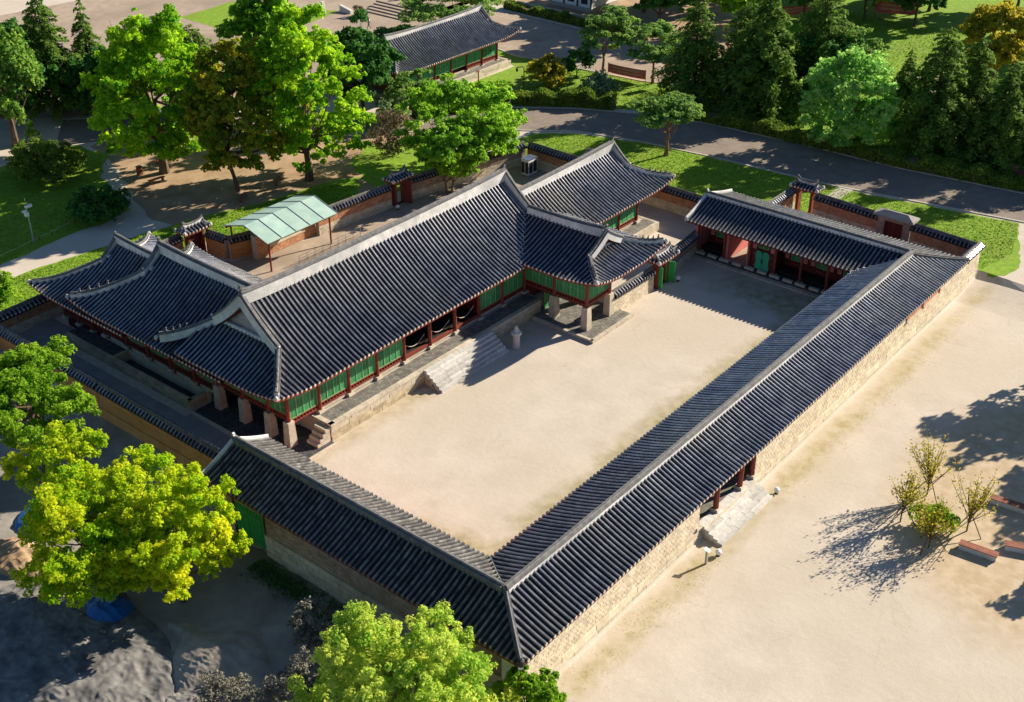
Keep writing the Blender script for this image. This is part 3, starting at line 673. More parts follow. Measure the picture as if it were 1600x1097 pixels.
# stone retaining kerb along the west side with its sunken light well
rk = thing('stone_area_wall', 'low stone retaining wall around the sunken strip west of the wing', 'wall', (45.3, 76, 0))
for (zz0, zz1) in ((0, .33), (.33, .66), (.66, .95)):
    blockrow(rk, rk, (45.3, 84.9), (0, -1), 16.4, zz0, zz1, .34, (-1, 0), 'mossy', .9, 1.7)
    blockrow(rk, rk, (45.3, 68.5), (1, 0), 1.6, zz0, zz1, .34, (0, -1), 'mossy', .8, 1.6)
b = MB(); b.box(45.64, 46.95, 78.4, 78.7, 0, .95); child('cross_wall', b, 'mossy', rk)
child('well_floor', pavers(45.66, 46.93, 68.86, 78.38, .12, .4, .4), 'dpaver', rk, kind='stuff')
child('upper_paving', pavers(45.66, 46.93, 78.72, 84.9, .93, .4, .4), 'dpaver', rk, kind='stuff')
b = MB(); b.box(44.55, 45.28, 68.2, 85.2, 0, .09, .5); child('kerb_strip', b, 'granite', rk)
# ================================================================== PAVILION (D)
pv = thing('raised_pavilion', 'raised pavilion wing on tapered stone pillars projecting into the courtyard', 'pavilion', (77.6, 55, 0))
hipgable(pv, 'y', 78.0, 5.2, 50.4, 64.0, 53.2, 64.0, 5.15, 2.0, up=.6, hip1=False, ridge_h=.55, ridge_hw=.22, a=.65, ridge_to=(53.5, 61.6))
for x, y in ((74.3, 52.4), (77.6, 52.4), (74.3, 55.8), (77.6, 55.8)):
    stone_pillar(pv, x, y, 2.35); column(pv, x, y, 2.35, 4.9, stone=False)
facade(pv, (74.3, 59.1), (74.3, 55.8), 2.4, 2.9, 4.5, 4); facade(pv, (74.3, 55.8), (74.3, 52.4), 2.4, 2.9, 4.5, 4)
facade(pv, (74.3, 52.4), (77.6, 52.4), 2.4, 2.9, 4.5, 4)
column(pv, 74.3, 59.1, 1.7, 4.9)
facade(pv, (77.6, 52.4), (77.6, 55.8), 2.4, 2.9, 4.5, 4); facade(pv, (77.6, 55.8), (77.6, 59.1), 2.4, 2.9, 4.5, 4)
b = MB(); b.box(74.4, 77.5, 52.5, 59.6, 2.2, 2.38, .5); child('raised_floor', b, 'dred', pv)
b = MB(); b.box(74.2, 81.0, 52.3, 59.6, 4.75, 4.92, .5); child('ceiling', b, 'dark', pv)
b = MB(); b.box(74.6, 77.4, 58.2, 59.4, .0, 2.2, .5); child('under_wall', b, 'dred', pv)
facade(pv, (74.6, 57.2), (77.5, 57.2), .3, .35, 2.2, 4, rail=False, lintel=False)
child('ground_paving', pavers(73.2, 78.9, 50.95, 58.1, .27, .32, .32), 'paver', pv, kind='stuff')
blockrow(pv, pv, (72.9, 50.65), (1, 0), 6.2, .02, .29, .3, (0, -1), 'granite', 1.2, 2.2, name='edge_stone')
blockrow(pv, pv, (72.9, 57.1), (0, -1), 6.4, .02, .29, .3, (-1, 0), 'granite', 1.2, 2.2, name='edge_stone')
b = MB(); b.box(73.2, 79.0, 50.9, 58.2, 0.0, .2, .5); child('platform_core', b, 'mortar', pv)
# ================================================================== EAST HALL (C)
eh = thing('east_hall', 'east hall adjoining the far right end of the main hall', 'hall', (90, 64, 0))
hipgable(eh, 'x', 64.4, 5.3, 79.0, 98.1, 79.0, 94.8, 4.15, 3.05, up=.5, hip0=False, ridge_h=.6, ridge_hw=.22)
ex = [81.0, 84.1, 87.2, 90.3, 93.4, 96.2]
for x in ex[:5]: column(eh, x, 60.3, 1.25, 4.2)
for i in range(4): facade(eh, (ex[i], 60.3), (ex[i+1], 60.3), 1.3, 1.75, 3.7, 4, base=1.05)
b = MB(); b.box(81.1, 93.2, 60.6, 68, 1.0, 4.1, .5); child('hall_walls', b, 'dred', eh)
for y in (63.0, 65.7, 68.2): column(eh, 93.4, y, 1.25, 4.2)
facade(eh, (93.4, 60.3), (93.4, 63.0), 1.3, 1.75, 3.7, 4); facade(eh, (93.4, 63.0), (93.4, 65.7), 1.3, 1.75, 3.7, 4); facade(eh, (93.4, 65.7), (93.4, 68.2), 1.3, 1.75, 3.7, 4)
for (zz0, zz1) in ((0, .35), (.35, .7), (.7, 1.0)):
    blockrow(eh, eh, (81, 58.6), (1, 0), 13.9, zz0, zz1, .3, (0, -1), 'granite', 1.0, 1.9)
b = MB(); b.box(81, 94.6, 58.9, 69.6, .0, .97, .5); child('terrace_core', b, 'mortar', eh)
blockrow(eh, eh, (95.0, 58.6), (0, 1), 11, 0, .98, .3, (1, 0), 'granite', 1.0, 1.9)
child('terrace_paving', pavers(81, 94.6, 58.92, 60.2, 1.0, .34, .34), 'paver', eh, kind='stuff')
# ================================================================== CORRIDORS around the courtyard
SP = 0.39
RZ = 5.1; EZ = 3.8
XF0, XFR, XF1 = 37.5, 40.4, 43.2          # west corridor outer eave, ridge, inner eave
YL0, YLR, YL1 = 29.9, 33.35, 36.85         # long corridor
XB1, XBR, XB0 = 91.7, 95.3, 100.0          # east corridor inner eave, ridge, outer eave
YW, YE = 56.7, 53.7
def corridor_roof(root, parts, ridge, caps=True, tile='tile', sag=.12, endup=()):
    B, R, Dd = MB(), MB(), MB()
    for (O, sd, td, S, D, lim) in parts:
        pf = prof(EZ, RZ-EZ, D, .75)
        slope(B, R, Dd, O, sd, td, S, D, pf, lim, noup)
    ro = child('roof', B, ['pan', 'dred'], root); child('tile_rows', R, tile, root, kind='stuff', par=ro); child('eave_tiles', Dd, 'disc' if tile == 'tile' else 'cap', root, kind='stuff', par=ro)
    return ro
lc = thing('long_corridor', 'long tiled corridor building closing the right side of the courtyard', 'corridor', (68, 33.3, 0))
ro = corridor_roof(lc, [
 ((XF0, YL0), (1, 0), (0, 1), XB0-XF0, YLR-YL0, lambda s: (0, min(YLR-YL0, s*(YLR-YL0)/(XFR-XF0), (XB0-XF0-s)*(YLR-YL0)/(XB0-XBR)))),
 ((XFR, YL1), (1, 0), (0, -1), XBR-XFR, YL1-YLR, lambda s: (max(0, (XF1-XFR-s)*(YL1-YLR)/(XF1-XFR), (s-(XB1-XFR))*(YL1-YLR)/(XBR-XB1)), YL1-YLR))], None)
def rp(root, ro, pts, hw=.17, h=.3, body='tileold', name='ridge'):
    ridge_parts(root, ro, pts, hw, h, name=name, body=body)
rp(lc, ro, [(XFR, YLR, RZ), (XBR, YLR, RZ)], .2, .3, 'plaster')
def hipline(P0, P1, n=8):
    out = []
    for i in range(n+1):
        q = i/n; z = EZ+(RZ-EZ)*(.75*q+.25*q*q); out.append((P0[0]+(P1[0]-P0[0])*q, P0[1]+(P1[1]-P0[1])*q, z))
    return out
rp(lc, ro, hipline((XF0, YL0), (XFR, YLR)), .14, .2, 'plaster', 'hip_ridge'); rp(lc, ro, hipline((XB0, YL0), (XBR, YLR)), .14, .2, 'tileold', 'hip_ridge')
rp(lc, ro, [(p[0], p[1], p[2]-.12) for p in hipline((XF1, YL1), (XFR, YLR))], .1, .16, 'tileold', 'valley_tile'); rp(lc, ro, [(p[0], p[1], p[2]-.14) for p in hipline((XB1, YL1), (XBR, YLR))], .06, .14, 'tileold', 'valley_tile')
b = MB(); b.lathe((XF0+.1, YL0+.1, EZ-.05), [(.2, 0), (.26, .15), (.2, .35), (.08, .45)], 8); child('corner_tile', b, 'black', lc, par=ro)
finial(lc, ro, (XBR, YLR, RZ+.3), (1, 0), .3)
YO = 30.95
GX0, GX1 = 57.6, 65.0; WX = [(90.0, 93.0), (93.4, 96.6)]
segs = [(38.7, GX0), (GX1, 106.1)]
b = MB()
for a, c in segs: b.box(a, c, YO, YO+.35, -1.0, 2.75 if a < 60 else 2.75, .5)
child('wall_core', b, 'mortar', lc)
b = MB(); 
for a, c in ((38.7, GX0), (GX1, 90.0), (96.8, 106.1)): bricks(b, (a, YO), (1, 0), c-a, .0, 1.75, (0, -1), .32, .19, .04, .03)
bricks(b, (90.0, YO), (1, 0), 6.8, .0, 1.6, (0, -1), .32, .19, .04, .03)
child('outer_bricks', b, 'cream', lc, kind='stuff')
b = MB()
for a, c in ((38.7, GX0), (GX1, 90.0), (96.8, 106.1)): bricks(b, (a, YO), (1, 0), c-a, 1.78, 2.72, (0, -1), .45, .09, .03, .014)
child('upper_bricks', b, 'cream', lc, kind='stuff')
for a, c in ((38.7, GX0), (GX1, 106.1)):
    blockrow(lc, lc, (a, YO-.18), (1, 0), c-a, -.92, -.45, .3, (0, -1), 'granite', .9, 1.6, name='plinth_stone')
    blockrow(lc, lc, (a, YO-.10), (1, 0), c-a, -.45, -.02, .25, (0, -1), 'cream', .8, 1.5, name='plinth_stone')
# red window recesses near the far end
b = MB(); b.box(90.0, 96.8, YO-.02, YO+.3, 1.7, 2.9, .5); child('window_recess', b, 'dred', lc)
for a, c in WX:
    b = MB(); b.box(a+.1, c-.1, YO-.1, YO-.02, 1.72, 2.7, .5); child('window_shutter', b, 'brick', lc)
    b = MB(); b.box(a, c, YO-.2, YO-.01, 1.58, 1.72, .5); child('window_sill', b, 'granite', lc)
for x in (93.2, 96.8): 
    b = MB(); b.box(x-.13, x+.13, YO-.13, YO+.02, 1.6, 3.2, .5); child('window_post', b, 'red', lc)
# gate bays
b = MB(); b.box(GX0, GX1, YO+.05, YO+4.6, -.2, .04, .5); child('gate_floor', b, 'paver', lc)
for x in (60.1, 63.3):
    column(lc, x, YO+.15, .25, 3.9, .2)
for x in (GX0, GX1): column(lc, x, YO+.15, .25, 3.9, .18)
b = MB(); b.box(GX0, GX1, YO+2.6, YO+2.8, 0.0, 3.9, .5); child('gate_back_wall', b, 'dred', lc)
for k in range(3):
    x0 = GX0+.35+k*2.5
    for q in range(2):
        b = MB(); b.box(x0+q*1.0+.02, x0+q*1.0+.98, YO+2.5, YO+2.58, .1, 2.6, .5); child('gate_door', b, 'vgreen', lc)
for (a, c) in ((38.7, GX0), (GX1, 92.0)):
    b = MB(); b.box(a, c, 35.9, 36.1, 0, 3.8, .5); child('inner_wall', b, 'dred', lc)
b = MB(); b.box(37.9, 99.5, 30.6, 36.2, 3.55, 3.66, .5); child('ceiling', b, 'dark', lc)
# outside stair, slab by slab
os_ = thing('entrance_stair', 'wide pale granite entrance stair outside the long corridor gate', 'stairs', (61.3, 30, -.9))
for k in range(5):
    y0 = 29.25+.36*k; z1 = -.9+.19*(k+1); s = 58.0
    while s < 64.85:
        w_ = random.uniform(1.3, 2.4)
        if 64.9-s-w_ < .9: w_ = 64.9-s
        b = MB(); b.box(s+.01, s+w_-.01, y0, y0+.62, z1-.24, z1, taper=.008); child('stair_slab', b, 'stair', os_); s += w_
b = MB(); b.box(58.05, 64.85, 29.6, 31.2, -.92, -.75); b.box(58.05, 64.85, 30.0, 31.2, -.75, -.4); b.box(58.05, 64.85, 30.6, 31.2, -.4, -.12); child('stair_core', b, 'mossy', os_)
# --- west (front left) corridor
wc = thing('west_corridor', 'corridor building closing the near left end of the courtyard, weathered roof', 'corridor', (40.4, 46, 0))
SYL = YW-YL0
ro = corridor_roof(wc, [
 ((XF0, YW), (0, -1), (1, 0), SYL, XFR-XF0, lambda s: (0, min(XFR-XF0, (SYL-s)*(XFR-XF0)/(YLR-YL0)))),
 ((XF1, YLR), (0, 1), (-1, 0), YW-YLR, XF1-XFR, lambda s: (max(0, (YL1-YLR-s)*(XF1-XFR)/(YL1-YLR)), XF1-XFR))], None, tile='tileold')
rp(wc, ro, [(XFR, YLR+.2, RZ), (XFR, YW, RZ)], .18, .35, 'cap')
def verge(root, ro, y, sgn, xs, x1, zr=RZ, m='plaster'):
    for xe in (xs, x1):
        pf = prof(EZ, RZ-EZ, 1, .75)
        P = [(XX, y, pf(1-q)+.12) for q, XX in [(i/6, (zr_x + (xe-zr_x)*i/6)) for zr_x in [root['rx']] for i in range(7)]]
        b = MB(); b.sweep(P, .13, .12, base=-.3); b.tube([(p[0], p[1], p[2]+.16) for p in P], .09, 8); child('verge', b, m, root, par=ro)
wc['rx'] = XFR; verge(wc, ro, YW, 1, XF0, XF1); finial(wc, ro, (XFR, YW-.1, RZ+.3), (0, 1), .5, 'plaster')
XO = 38.5
b = MB(); b.box(XO, XO+.3, 30.9, 52.0, -1, 3.1, .5); b.box(XO, XO+.3, 55.0, 56.2, -1, 3.1, .5); b.box(XO, XO+.3, 52.0, 55.0, 2.2, 3.1, .5); child('wall_core', b, 'mortar', wc)
b = MB(); bricks(b, (XO, 52.0), (0, -1), 21.0, .9, 3.05, (-1, 0), .36, .11, .03, .016); bricks(b, (XO, 56.2), (0, -1), 1.2, .9, 3.05, (-1, 0), .36, .11, .03, .016); child('upper_bricks', b, 'wallgrey', wc, kind='stuff')
for z in (-.9, -.45, .0, .45):
    blockrow(wc, wc, (XO-.12, 52.0), (0, -1), 21.0, z, z+.43, .3, (-1, 0), 'granite', .55, .95, name='plinth_stone')
for k in range(3):
    for q in range(3): b = MB(); b.box(XO-.02+random.uniform(-.015, .015), XO+.05, 52.1+k*.95+q*.31, 52.1+k*.95+q*.31+.28, -.6, 2.2); child('door_plank', b, 'vgreen', wc)
for z in (-.3, 1.6): b = MB(); b.box(XO-.06, XO-.03, 52.12, 54.9, z, z+.12); child('door_rail', b, 'green', wc)
for q in (51.9, 54.97): b = MB(); b.box(XO-.05, XO+.1, q, q+.18, -.9, 2.4); child('door_frame', b, 'dred', wc)
b = MB(); b.box(38.2, 42.6, 36.2, 56.4, 3.5, 3.62, .5); child('ceiling', b, 'dark', wc)
b = MB(); b.box(42.3, 42.5, 36.2, 56.3, 0, 3.8, .5); child('inner_wall', b, 'pink', wc)
b = MB(); b.box(38.6, 42.3, 56.2, 56.4, -.9, 4.0, .5); child('end_wall', b, 'wallgrey', wc)
for k in range(8): column(wc, 42.25, 36.6+k*2.8, .2, 3.9, .14)
# corner post with pale board at the near corner
b = MB(); b.box(38.42, 38.68, 30.72, 30.98, -.9, 3.7, .5); child('corner_post', b, 'red', wc)
b = MB(); b.box(38.40, 38.46, 31.1, 32.0, .7, 2.9, .5); child('pale_board', b, 'white', wc)
# --- east (far) corridor
ec = thing('east_corridor', 'corridor building with open bays and a teal door at the far end of the courtyard', 'corridor', (95.3, 45, 0))
ro = corridor_roof(ec, [
 ((XB1, YE), (0, -1), (1, 0), YE-YLR, XBR-XB1, lambda s: (max(0, (s-(YE-YL1))*(XBR-XB1)/(YL1-YLR)), XBR-XB1)),
 ((XB0, YL0), (0, 1), (-1, 0), YE-YL0, XB0-XBR, lambda s: (0, min(XB0-XBR, s*(XB0-XBR)/(YLR-YL0))))], None)
rp(ec, ro, [(XBR, YLR+.2, RZ), (XBR, YE, RZ)], .18, .3, 'plaster'); ec['rx'] = XBR; verge(ec, ro, YE, 1, XB1, XB0); finial(ec, ro, (XBR, YE-.1, RZ+.25), (0, 1), .5, 'plaster')
EYs = [52.7, 50.1, 47.4, 44.8, 42.2, 39.6, 37.0]
FX = 93.0
for y in EYs: column(ec, FX, y, .5, 3.8, .14); 
b = MB(); b.box(92.6, 99.3, 36.2, 53.2, .0, .32, .5); child('platform', b, 'dpaver', ec)
for y in np.arange(52.9, 38, -1.32):
    b = MB(); b.box(92.55, 92.85, y-.95, y, .32, .55, .5); child('step_stone', b, 'granite', ec)
blockrow(ec, ec, (92.0, 53.3), (0, -1), 16.2, .02, .16, .5, (-1, 0), 'granite', 1.4, 2.4, name='edge_stone')
BX = 94.6
for i in range(6):
    y1, y0 = EYs[i], EYs[i+1]
    if i == 1:   # open passage
        for y in (y1-.35, y0+.05):
            b = MB(); b.box(FX+.1, 98.8, y, y+.3, .32, 3.6, .5); child('passage_wall', b, 'pink', ec)
        b = MB(); b.box(92.9, 99.0, y0+.4, y1-.4, .33, .36, .5); child('passage_floor', b, 'plaza', ec); continue
    X = FX+.05 if i == 2 else BX
    facade(ec, (X, y1-.6), (X, y0+.6), 1.2, 1.6 if i != 2 else 2.6, 3.3, 2, rail=(i != 2), mg='green', lintel=False)
    for q in (y1-.38, y0+.38):
        b = MB(); b.box(X, X+.08, q-.2, q+.2, 1.6 if i != 2 else 2.4, 3.3, .5); child('wall_strip', b, 'pink', ec)
    if i == 2:
        for q, sy in ((y1-.5, 1), (y0+.5, 1)):
            b = MB(); b.box(X-.01, X+.09, q-.32, q+.32, .35, 2.4, .5); child('red_panel', b, 'dred', ec)
            for zz in (.7, 1.3, 1.9): b = MB(); b.box(X-.05, X-.01, q-.25, q+.25, zz, zz+.1, .5); child('panel_rail', b, 'red', ec)
        ym = (y0+y1)/2
        for sg in (-1, 1):
            b = MB(); c_ = ym+sg*.36; pts = []
            for (dy, z) in ((-.34, .5), (-.36, .9), (-.26, 1.35), (-.36, 1.8), (-.3, 2.25), (.0, 2.35), (.3, 2.25), (.36, 1.8), (.26, 1.35), (.36, .9), (.34, .5)): pts.append((X-.1, c_+dy, z))
            b.face(pts[::-1]); b2 = [(p[0]+.06, p[1], p[2]) for p in pts]
            for k in range(len(pts)): b.face([pts[k], pts[(k+1) % len(pts)], b2[(k+1) % len(pts)], b2[k]])
            child('door_leaf', b, 'teal', ec)
        b = MB(); b.lathe((X-.13, ym, 1.35), [(.05, 0), (.05, .1)], 8); child('door_ring', b, 'black', ec)
    else:
        b = MB(); b.box(FX+.12, BX-.02, y0+.05, y1-.05, .75, .85, .5); child('bench_floor', b, 'dark', ec)
    b = MB(); b.box(X+.1, 98.8, y0, y1, .32, 3.6, .5); child('room_walls', b, 'dred', ec)
b = MB(); b.box(92.7, 99.2, 36.3, 53.2, 3.55, 3.66, .5); child('ceiling', b, 'dark', ec)
b = MB(); b.box(FX-.08, FX+.08, 37.0, 52.8, 3.35, 3.6, .5); child('lintel', b, 'red', ec)
b = MB(); b.box(92.9, 99.0, 53.0, 53.2, .3, 4.0, .5); child('end_wall', b, 'pink', ec)

# ================================================================== GARDEN WALLS
garden_wall('short brick wall joining the pavilion to the small courtyard gate', (78.0, 52.4), (84.1, 52.3), 0, 1.9, m='cream', m2='cream')
garden_wall('shaded wall between the green leaf gate and the far corridor', (86.8, 52.6), (92.9, 53.3), 0, 1.95, m='wallgrey', m2='cream')
garden_wall('brick wall behind the east hall on the lawn side', (99.7, 54.0), (100.6, 79.5), 0, 2.15)
garden_wall('wall behind the white cabinet running toward the maple', (85.0, 83.0), (100.4, 80.0), 0, 2.1, m='wallgrey')
garden_wall('brick wall of the rear court left of the round-lamp gate', (73.0, 84.0), (82.4, 83.2), 0, 2.2)
garden_wall('wall returning from the far corridor to the park gate', (99.2, 50.9), (108.0, 50.9), 0, 2.2)
garden_wall('long orange brick wall between the park gate and the stone doorway', (107.6, 48.3), (107.1, 41.2), 0, 2.25)
garden_wall('orange brick wall from the stone doorway to the far corner', (106.9, 37.8), (106.4, 31.4), 0, 2.25)
garden_wall('last bit of cream outer wall with a light ridge past the corridor end', (100.4, 31.12), (106.5, 31.12), 0, 2.5, m='cream', th=.3)
garden_wall('ochre plastered boundary wall beside the grey alley', (41.6, 74.5), (41.6, 57.6), 0, 1.65, m='ochre', m2='ochre', both=False)
b = MB(); b.box(41.2, 41.9, 57.5, 80, -.95, 0.0, .5); r_ = thing('wall_footing', 'stone footing under the ochre boundary wall', 'footing', (41.5, 68, -.9)); child('footing', b, 'ochre', r_)
garden_wall('shaded boundary wall behind the round green tree', (41.6, 88.6), (41.6, 74.6), 0, 1.7, m='ochre', m2='ochre', both=False)
garden_wall('boundary wall with white edged tiles left of the annex', (41.9, 89.6), (58.6, 90.3), 0, 2.0, kind='tileold')
garden_wall('short wall between the annex and the small red door gate', (58.7, 90.3), (61.7, 90.5), 0, 2.0, kind='tileold')
garden_wall('orange garden wall in front of the copper canopy', (64.2, 86.6), (68.0, 85.4), 0, 1.9, m='ochre', m2='ochre')
garden_wall('low park wall at the far left edge of the photo', (30.0, 88.5), (41.5, 89.5), 0, 1.8, kind='tileold')
garden_wall('short ochre wall between the red door gate and the canopy', (64.0, 89.5), (64.2, 86.9), 0, 1.9, m='ochre', m2='ochre')
# decorated chimney wall under the canopy
ch = thing('chimney_wall', 'orange chimney wall standing under the pale green canopy', 'wall', (69, 84.6, 0))
b = MB(); b.box(65.6, 73.0, 84.3, 85.0, 0, 2.4, .5); child('wall_core', b, 'mortar', ch)
b = MB(); bricks(b, (65.6, 84.3), (1, 0), 7.4, .1, 2.4, (0, -1), .3, .15, .03, .014); child('front_bricks', b, 'brick', ch, kind='stuff')
b = MB(); b.box(67.0, 71.6, 84.2, 84.27, .9, 2.0, .5); child('decorated_panel', b, 'cream', ch)
for k in range(10): b = MB(); b.box(65.8+.7*k, 66.3+.7*k, 84.45, 84.9, 2.4, 2.75, .5); child('chimney_pot', b, 'cap', ch)
# copper canopy
cn = thing('canopy', 'pale green copper gable canopy on thin red posts', 'canopy', (69, 84, 0))
for x in (64.9, 72.5):
    for y in (81.6, 86.9): b = MB(); b.tube([(x, y, 0), (x, y, 3.2)], .09, 8); child('post', b, 'red', cn)
for sg in (-1, 1):
    for k in range(5 if sg == -1 else 5):
        x0 = 64.3+1.76*k; y0 = 84.15; y1 = 84.15+sg*3.1; f_ = lambda y: 4.15-abs(y-84.15)*.3
        b = MB(); b.hexa([(x0+.02, min(y0, y1), f_(min(y0, y1))-.06), (x0+1.74, min(y0, y1), f_(min(y0, y1))-.06), (x0+1.74, max(y0, y1), f_(max(y0, y1))-.06), (x0+.02, max(y0, y1), f_(max(y0, y1))-.06)],
               [(x0+.02, min(y0, y1), f_(min(y0, y1))), (x0+1.74, min(y0, y1), f_(min(y0, y1))), (x0+1.74, max(y0, y1), f_(max(y0, y1))), (x0+.02, max(y0, y1), f_(max(y0, y1)))]); child('copper_panel', b, 'copper', cn)
for k in range(6):
    x0 = 64.3+1.76*k; b = MB()
    for sg in (-1, 1): b.tube([(x0, 84.15, 4.17), (x0, 84.15+sg*3.1, 3.24)], .04, 6)
    child('seam', b, 'metal', cn)
b = MB(); b.box(64.4, 73.0, 81.2, 81.35, 3.0, 3.2); b.box(64.4, 73.0, 86.95, 87.1, 3.0, 3.2); b.box(64.4, 73.0, 84.05, 84.25, 3.85, 4.05); child('beam', b, 'red', cn)
# low metal fence in the rear garden
fn = thing('garden_fence', 'thin metal fence beside the canopy in the rear garden', 'fence', (71, 80.5, 0))
for k in range(9):
    b = MB(); b.tube([(67.5+k*1.0, 80.6, 0), (67.5+k*1.0, 80.6, .95)], .03, 6); child('post', b, 'metal', fn)
for z in (.3, .6, .92): b = MB(); b.tube([(67.5, 80.6, z), (75.5, 80.6, z)], .02, 5); child('rail', b, 'black', fn)

# ================================================================== SMALL GATES
def small_gate(name, label, cx, cy, ax, w_, ez, leafm=None, open_=True, ends=.9, cross=.75, zb=0, posts='red'):
    root = thing(name, label, 'gate', (cx, cy, zb))
    hl = w_/2+.75
    ho = gate_roof(root, cx, cy, ax, hl, cross, ez, .42)
    d = (1, 0) if ax == 'x' else (0, 1)
    for sg in (-1, 1):
        b = MB(); c = (cx+d[0]*sg*w_/2, cy+d[1]*sg*w_/2); b.obox(c, d, .14, .32, zb, ez+.2, .5); child('door_post', b, posts, root)
    b = MB(); b.obox((cx, cy), d, w_/2+.1, .1, ez-.25, ez+.1, .5); child('lintel', b, posts, root)
    b = MB(); b.obox((cx, cy), d, w_/2, .12, zb, zb+.14, .5); child('threshold', b, 'dred' if zb == 0 else 'granite', root)
    return root
g1 = small_gate('tiled_gate', 'small tiled gate with a vivid green open leaf beside the pavilion', 85.5, 52.2, 'x', 1.7, 2.7)
b = MB(); b.obox((86.35, 51.75), (0.35, -.94), .42, .04, .1, 2.15, .5); child('door_leaf', b, 'vgreen', g1)
b = MB(); b.obox((84.68, 51.85), (0.1, -.99), .32, .04, .1, 2.15, .5); child('door_leaf', b, 'vgreen', g1)
g2 = small_gate('tiled_gate', 'tiled gate with an open doorway onto the lawn behind the far corridor', 107.9, 49.5, 'y', 1.5, 2.75)
g3 = small_gate('tiled_gate', 'open tiled gate in the rear wall next to the maple', 83.6, 83.1, 'x', 1.4, 2.8)
b = MB(); b.box(84.2, 84.34, 81.9, 83.0, .1, 2.6, .5); child('door_leaf', b, 'red', g3)
g4 = small_gate('tiled_gate', 'small tiled gate with closed dark red doors behind the west wing', 62.9, 90.0, 'x', 1.6, 2.55)
for q in (62.15, 62.92): b = MB(); b.box(q, q+.73, 89.75, 89.83, .1, 2.4, .5); child('door_leaf', b, 'dred', g4)
sg_ = thing('stone_doorway', 'grey doorway with a stone slab hip roof and dark red door', 'doorway', (107, 39.5, 0))
b = MB(); b.box(106.6, 107.5, 37.9, 38.6, 0, 2.75, .5); b.box(106.6, 107.5, 40.5, 41.2, 0, 2.75, .5); b.box(106.6, 107.5, 38.6, 40.5, 2.3, 2.75, .5); child('surround', b, 'mortar', sg_)
b = MB()
for (a, c, z0, z1) in ((37.9, 38.6, 0, 2.7), (40.5, 41.2, 0, 2.7), (38.6, 40.5, 2.3, 2.7)): bricks(b, (106.6, c), (0, -1), c-a, z0, z1, (-1, 0), .3, .15, .03, .014)
child('surround_bricks', b, 'wallgrey', sg_, kind='stuff')
b = MB(); b.box(106.85, 106.95, 38.6, 39.54, .05, 2.3); child('door_leaf', b, 'dred', sg_); b = MB(); b.box(106.85, 106.95, 39.56, 40.5, .05, 2.3); child('door_leaf', b, 'dred', sg_)
b = MB(); b.hexa([(106.2, 37.5, 2.75), (107.9, 37.5, 2.75), (107.9, 41.6, 2.75), (106.2, 41.6, 2.75)], [(106.25, 37.55, 2.9), (107.85, 37.55, 2.9), (107.85, 41.55, 2.9), (106.25, 41.55, 2.9)])
b.hexa([(106.25, 37.55, 2.9), (107.85, 37.55, 2.9), (107.85, 41.55, 2.9), (106.25, 41.55, 2.9)], [(106.95, 38.4, 3.25), (107.15, 38.4, 3.25), (107.15, 40.7, 3.25), (106.95, 40.7, 3.25)]); child('slab_roof', b, 'alley', sg_)
g5 = small_gate('tiled_gate', 'tiled gate roof peeking behind the east hall ridge', 100.2, 69.5, 'y', 1.6, 2.9)

# ================================================================== PARK HALL (top)
ph = thing('park_hall', 'separate tiled hall on a stone terrace at the top of the photo', 'hall', (116, 107, 0))
hipgable(ph, 'x', 107.6, 4.6, 104.2, 128.4, 107.0, 125.6, 4.05, 3.0, up=.55, ridge_h=.35, ridge_hw=.16, fig=False)
px_ = [106.4+3.1*k for k in range(7)]
for x in px_: column(ph, x, 104.4, 1.0, 4.1)
for i in range(6): facade(ph, (px_[i], 104.4), (px_[i+1], 104.4), 1.15, 1.75, 3.6, 3, base=.95, rail=(i not in (2, 3)))
b = MB(); b.box(106.3, 125.1, 104.8, 110.6, .9, 4.0, .5); child('hall_walls', b, 'dred', ph)
for zz in ((0, .33), (.33, .66), (.66, .95)): 
    blockrow(ph, ph, (105, 102.9), (1, 0), 21.2, zz[0], zz[1], .4, (0, -1), 'granite', 1.2, 2.2)
    blockrow(ph, ph, (126.2, 102.9), (0, 1), 9, zz[0], zz[1], .4, (1, 0), 'granite', 1.2, 2.2)
b = MB(); b.box(105, 125.8, 103.3, 111.8, 0, .93, .5); child('terrace', b, 'paver', ph)

# ================================================================== GROUND REGIONS
sheet('alley_floor', [(41.9, 57.4), (45.0, 57.2), (45.0, 85.3), (47, 85.3), (47, 89.9), (41.9, 89.6)], 'alley', .007, 3)
sheet('rear_court', [(57, 71), (99.5, 71), (100.2, 80), (85, 82.6), (73, 83.7), (64, 86), (62, 90), (57.5, 90)], 'plaza', .006, 3)
LAWN = 'lawn'
sheet('west_lawn', [(41, 90.8), (49, 90.4), (58, 91.0), (64.5, 91.5), (73.5, 87.5), (80, 86), (83, 88.5), (86, 91.5), (83, 93.0), (75, 94.3), (70, 96), (62, 97.8), (50, 99.3), (36, 98)], LAWN, .008, 1.0, .22, seed=3)
sheet('far_west_lawn', [(20, 100.5), (40, 101.0), (50, 102.3), (56.6, 103), (62, 102.6), (65.2, 103.6), (66.5, 108), (68.5, 113.5), (72.4, 117.5), (72.2, 124.0), (64, 124.2), (58, 123.2), (40, 120), (20, 118)], LAWN, .008, 1.0, .25, seed=4)
sheet('bare_ground', [(66, 91), (96, 86), (100, 97), (88, 106), (86, 120), (73, 122), (71, 114), (65, 101)], 'earth', .004, 1.2, .3, seed=14)
sheet('gate_lawn', [(84, 85.2), (92, 84.2), (98.8, 86), (98.5, 95), (93, 97), (88, 95)], LAWN, .009, .9, .35, seed=5)
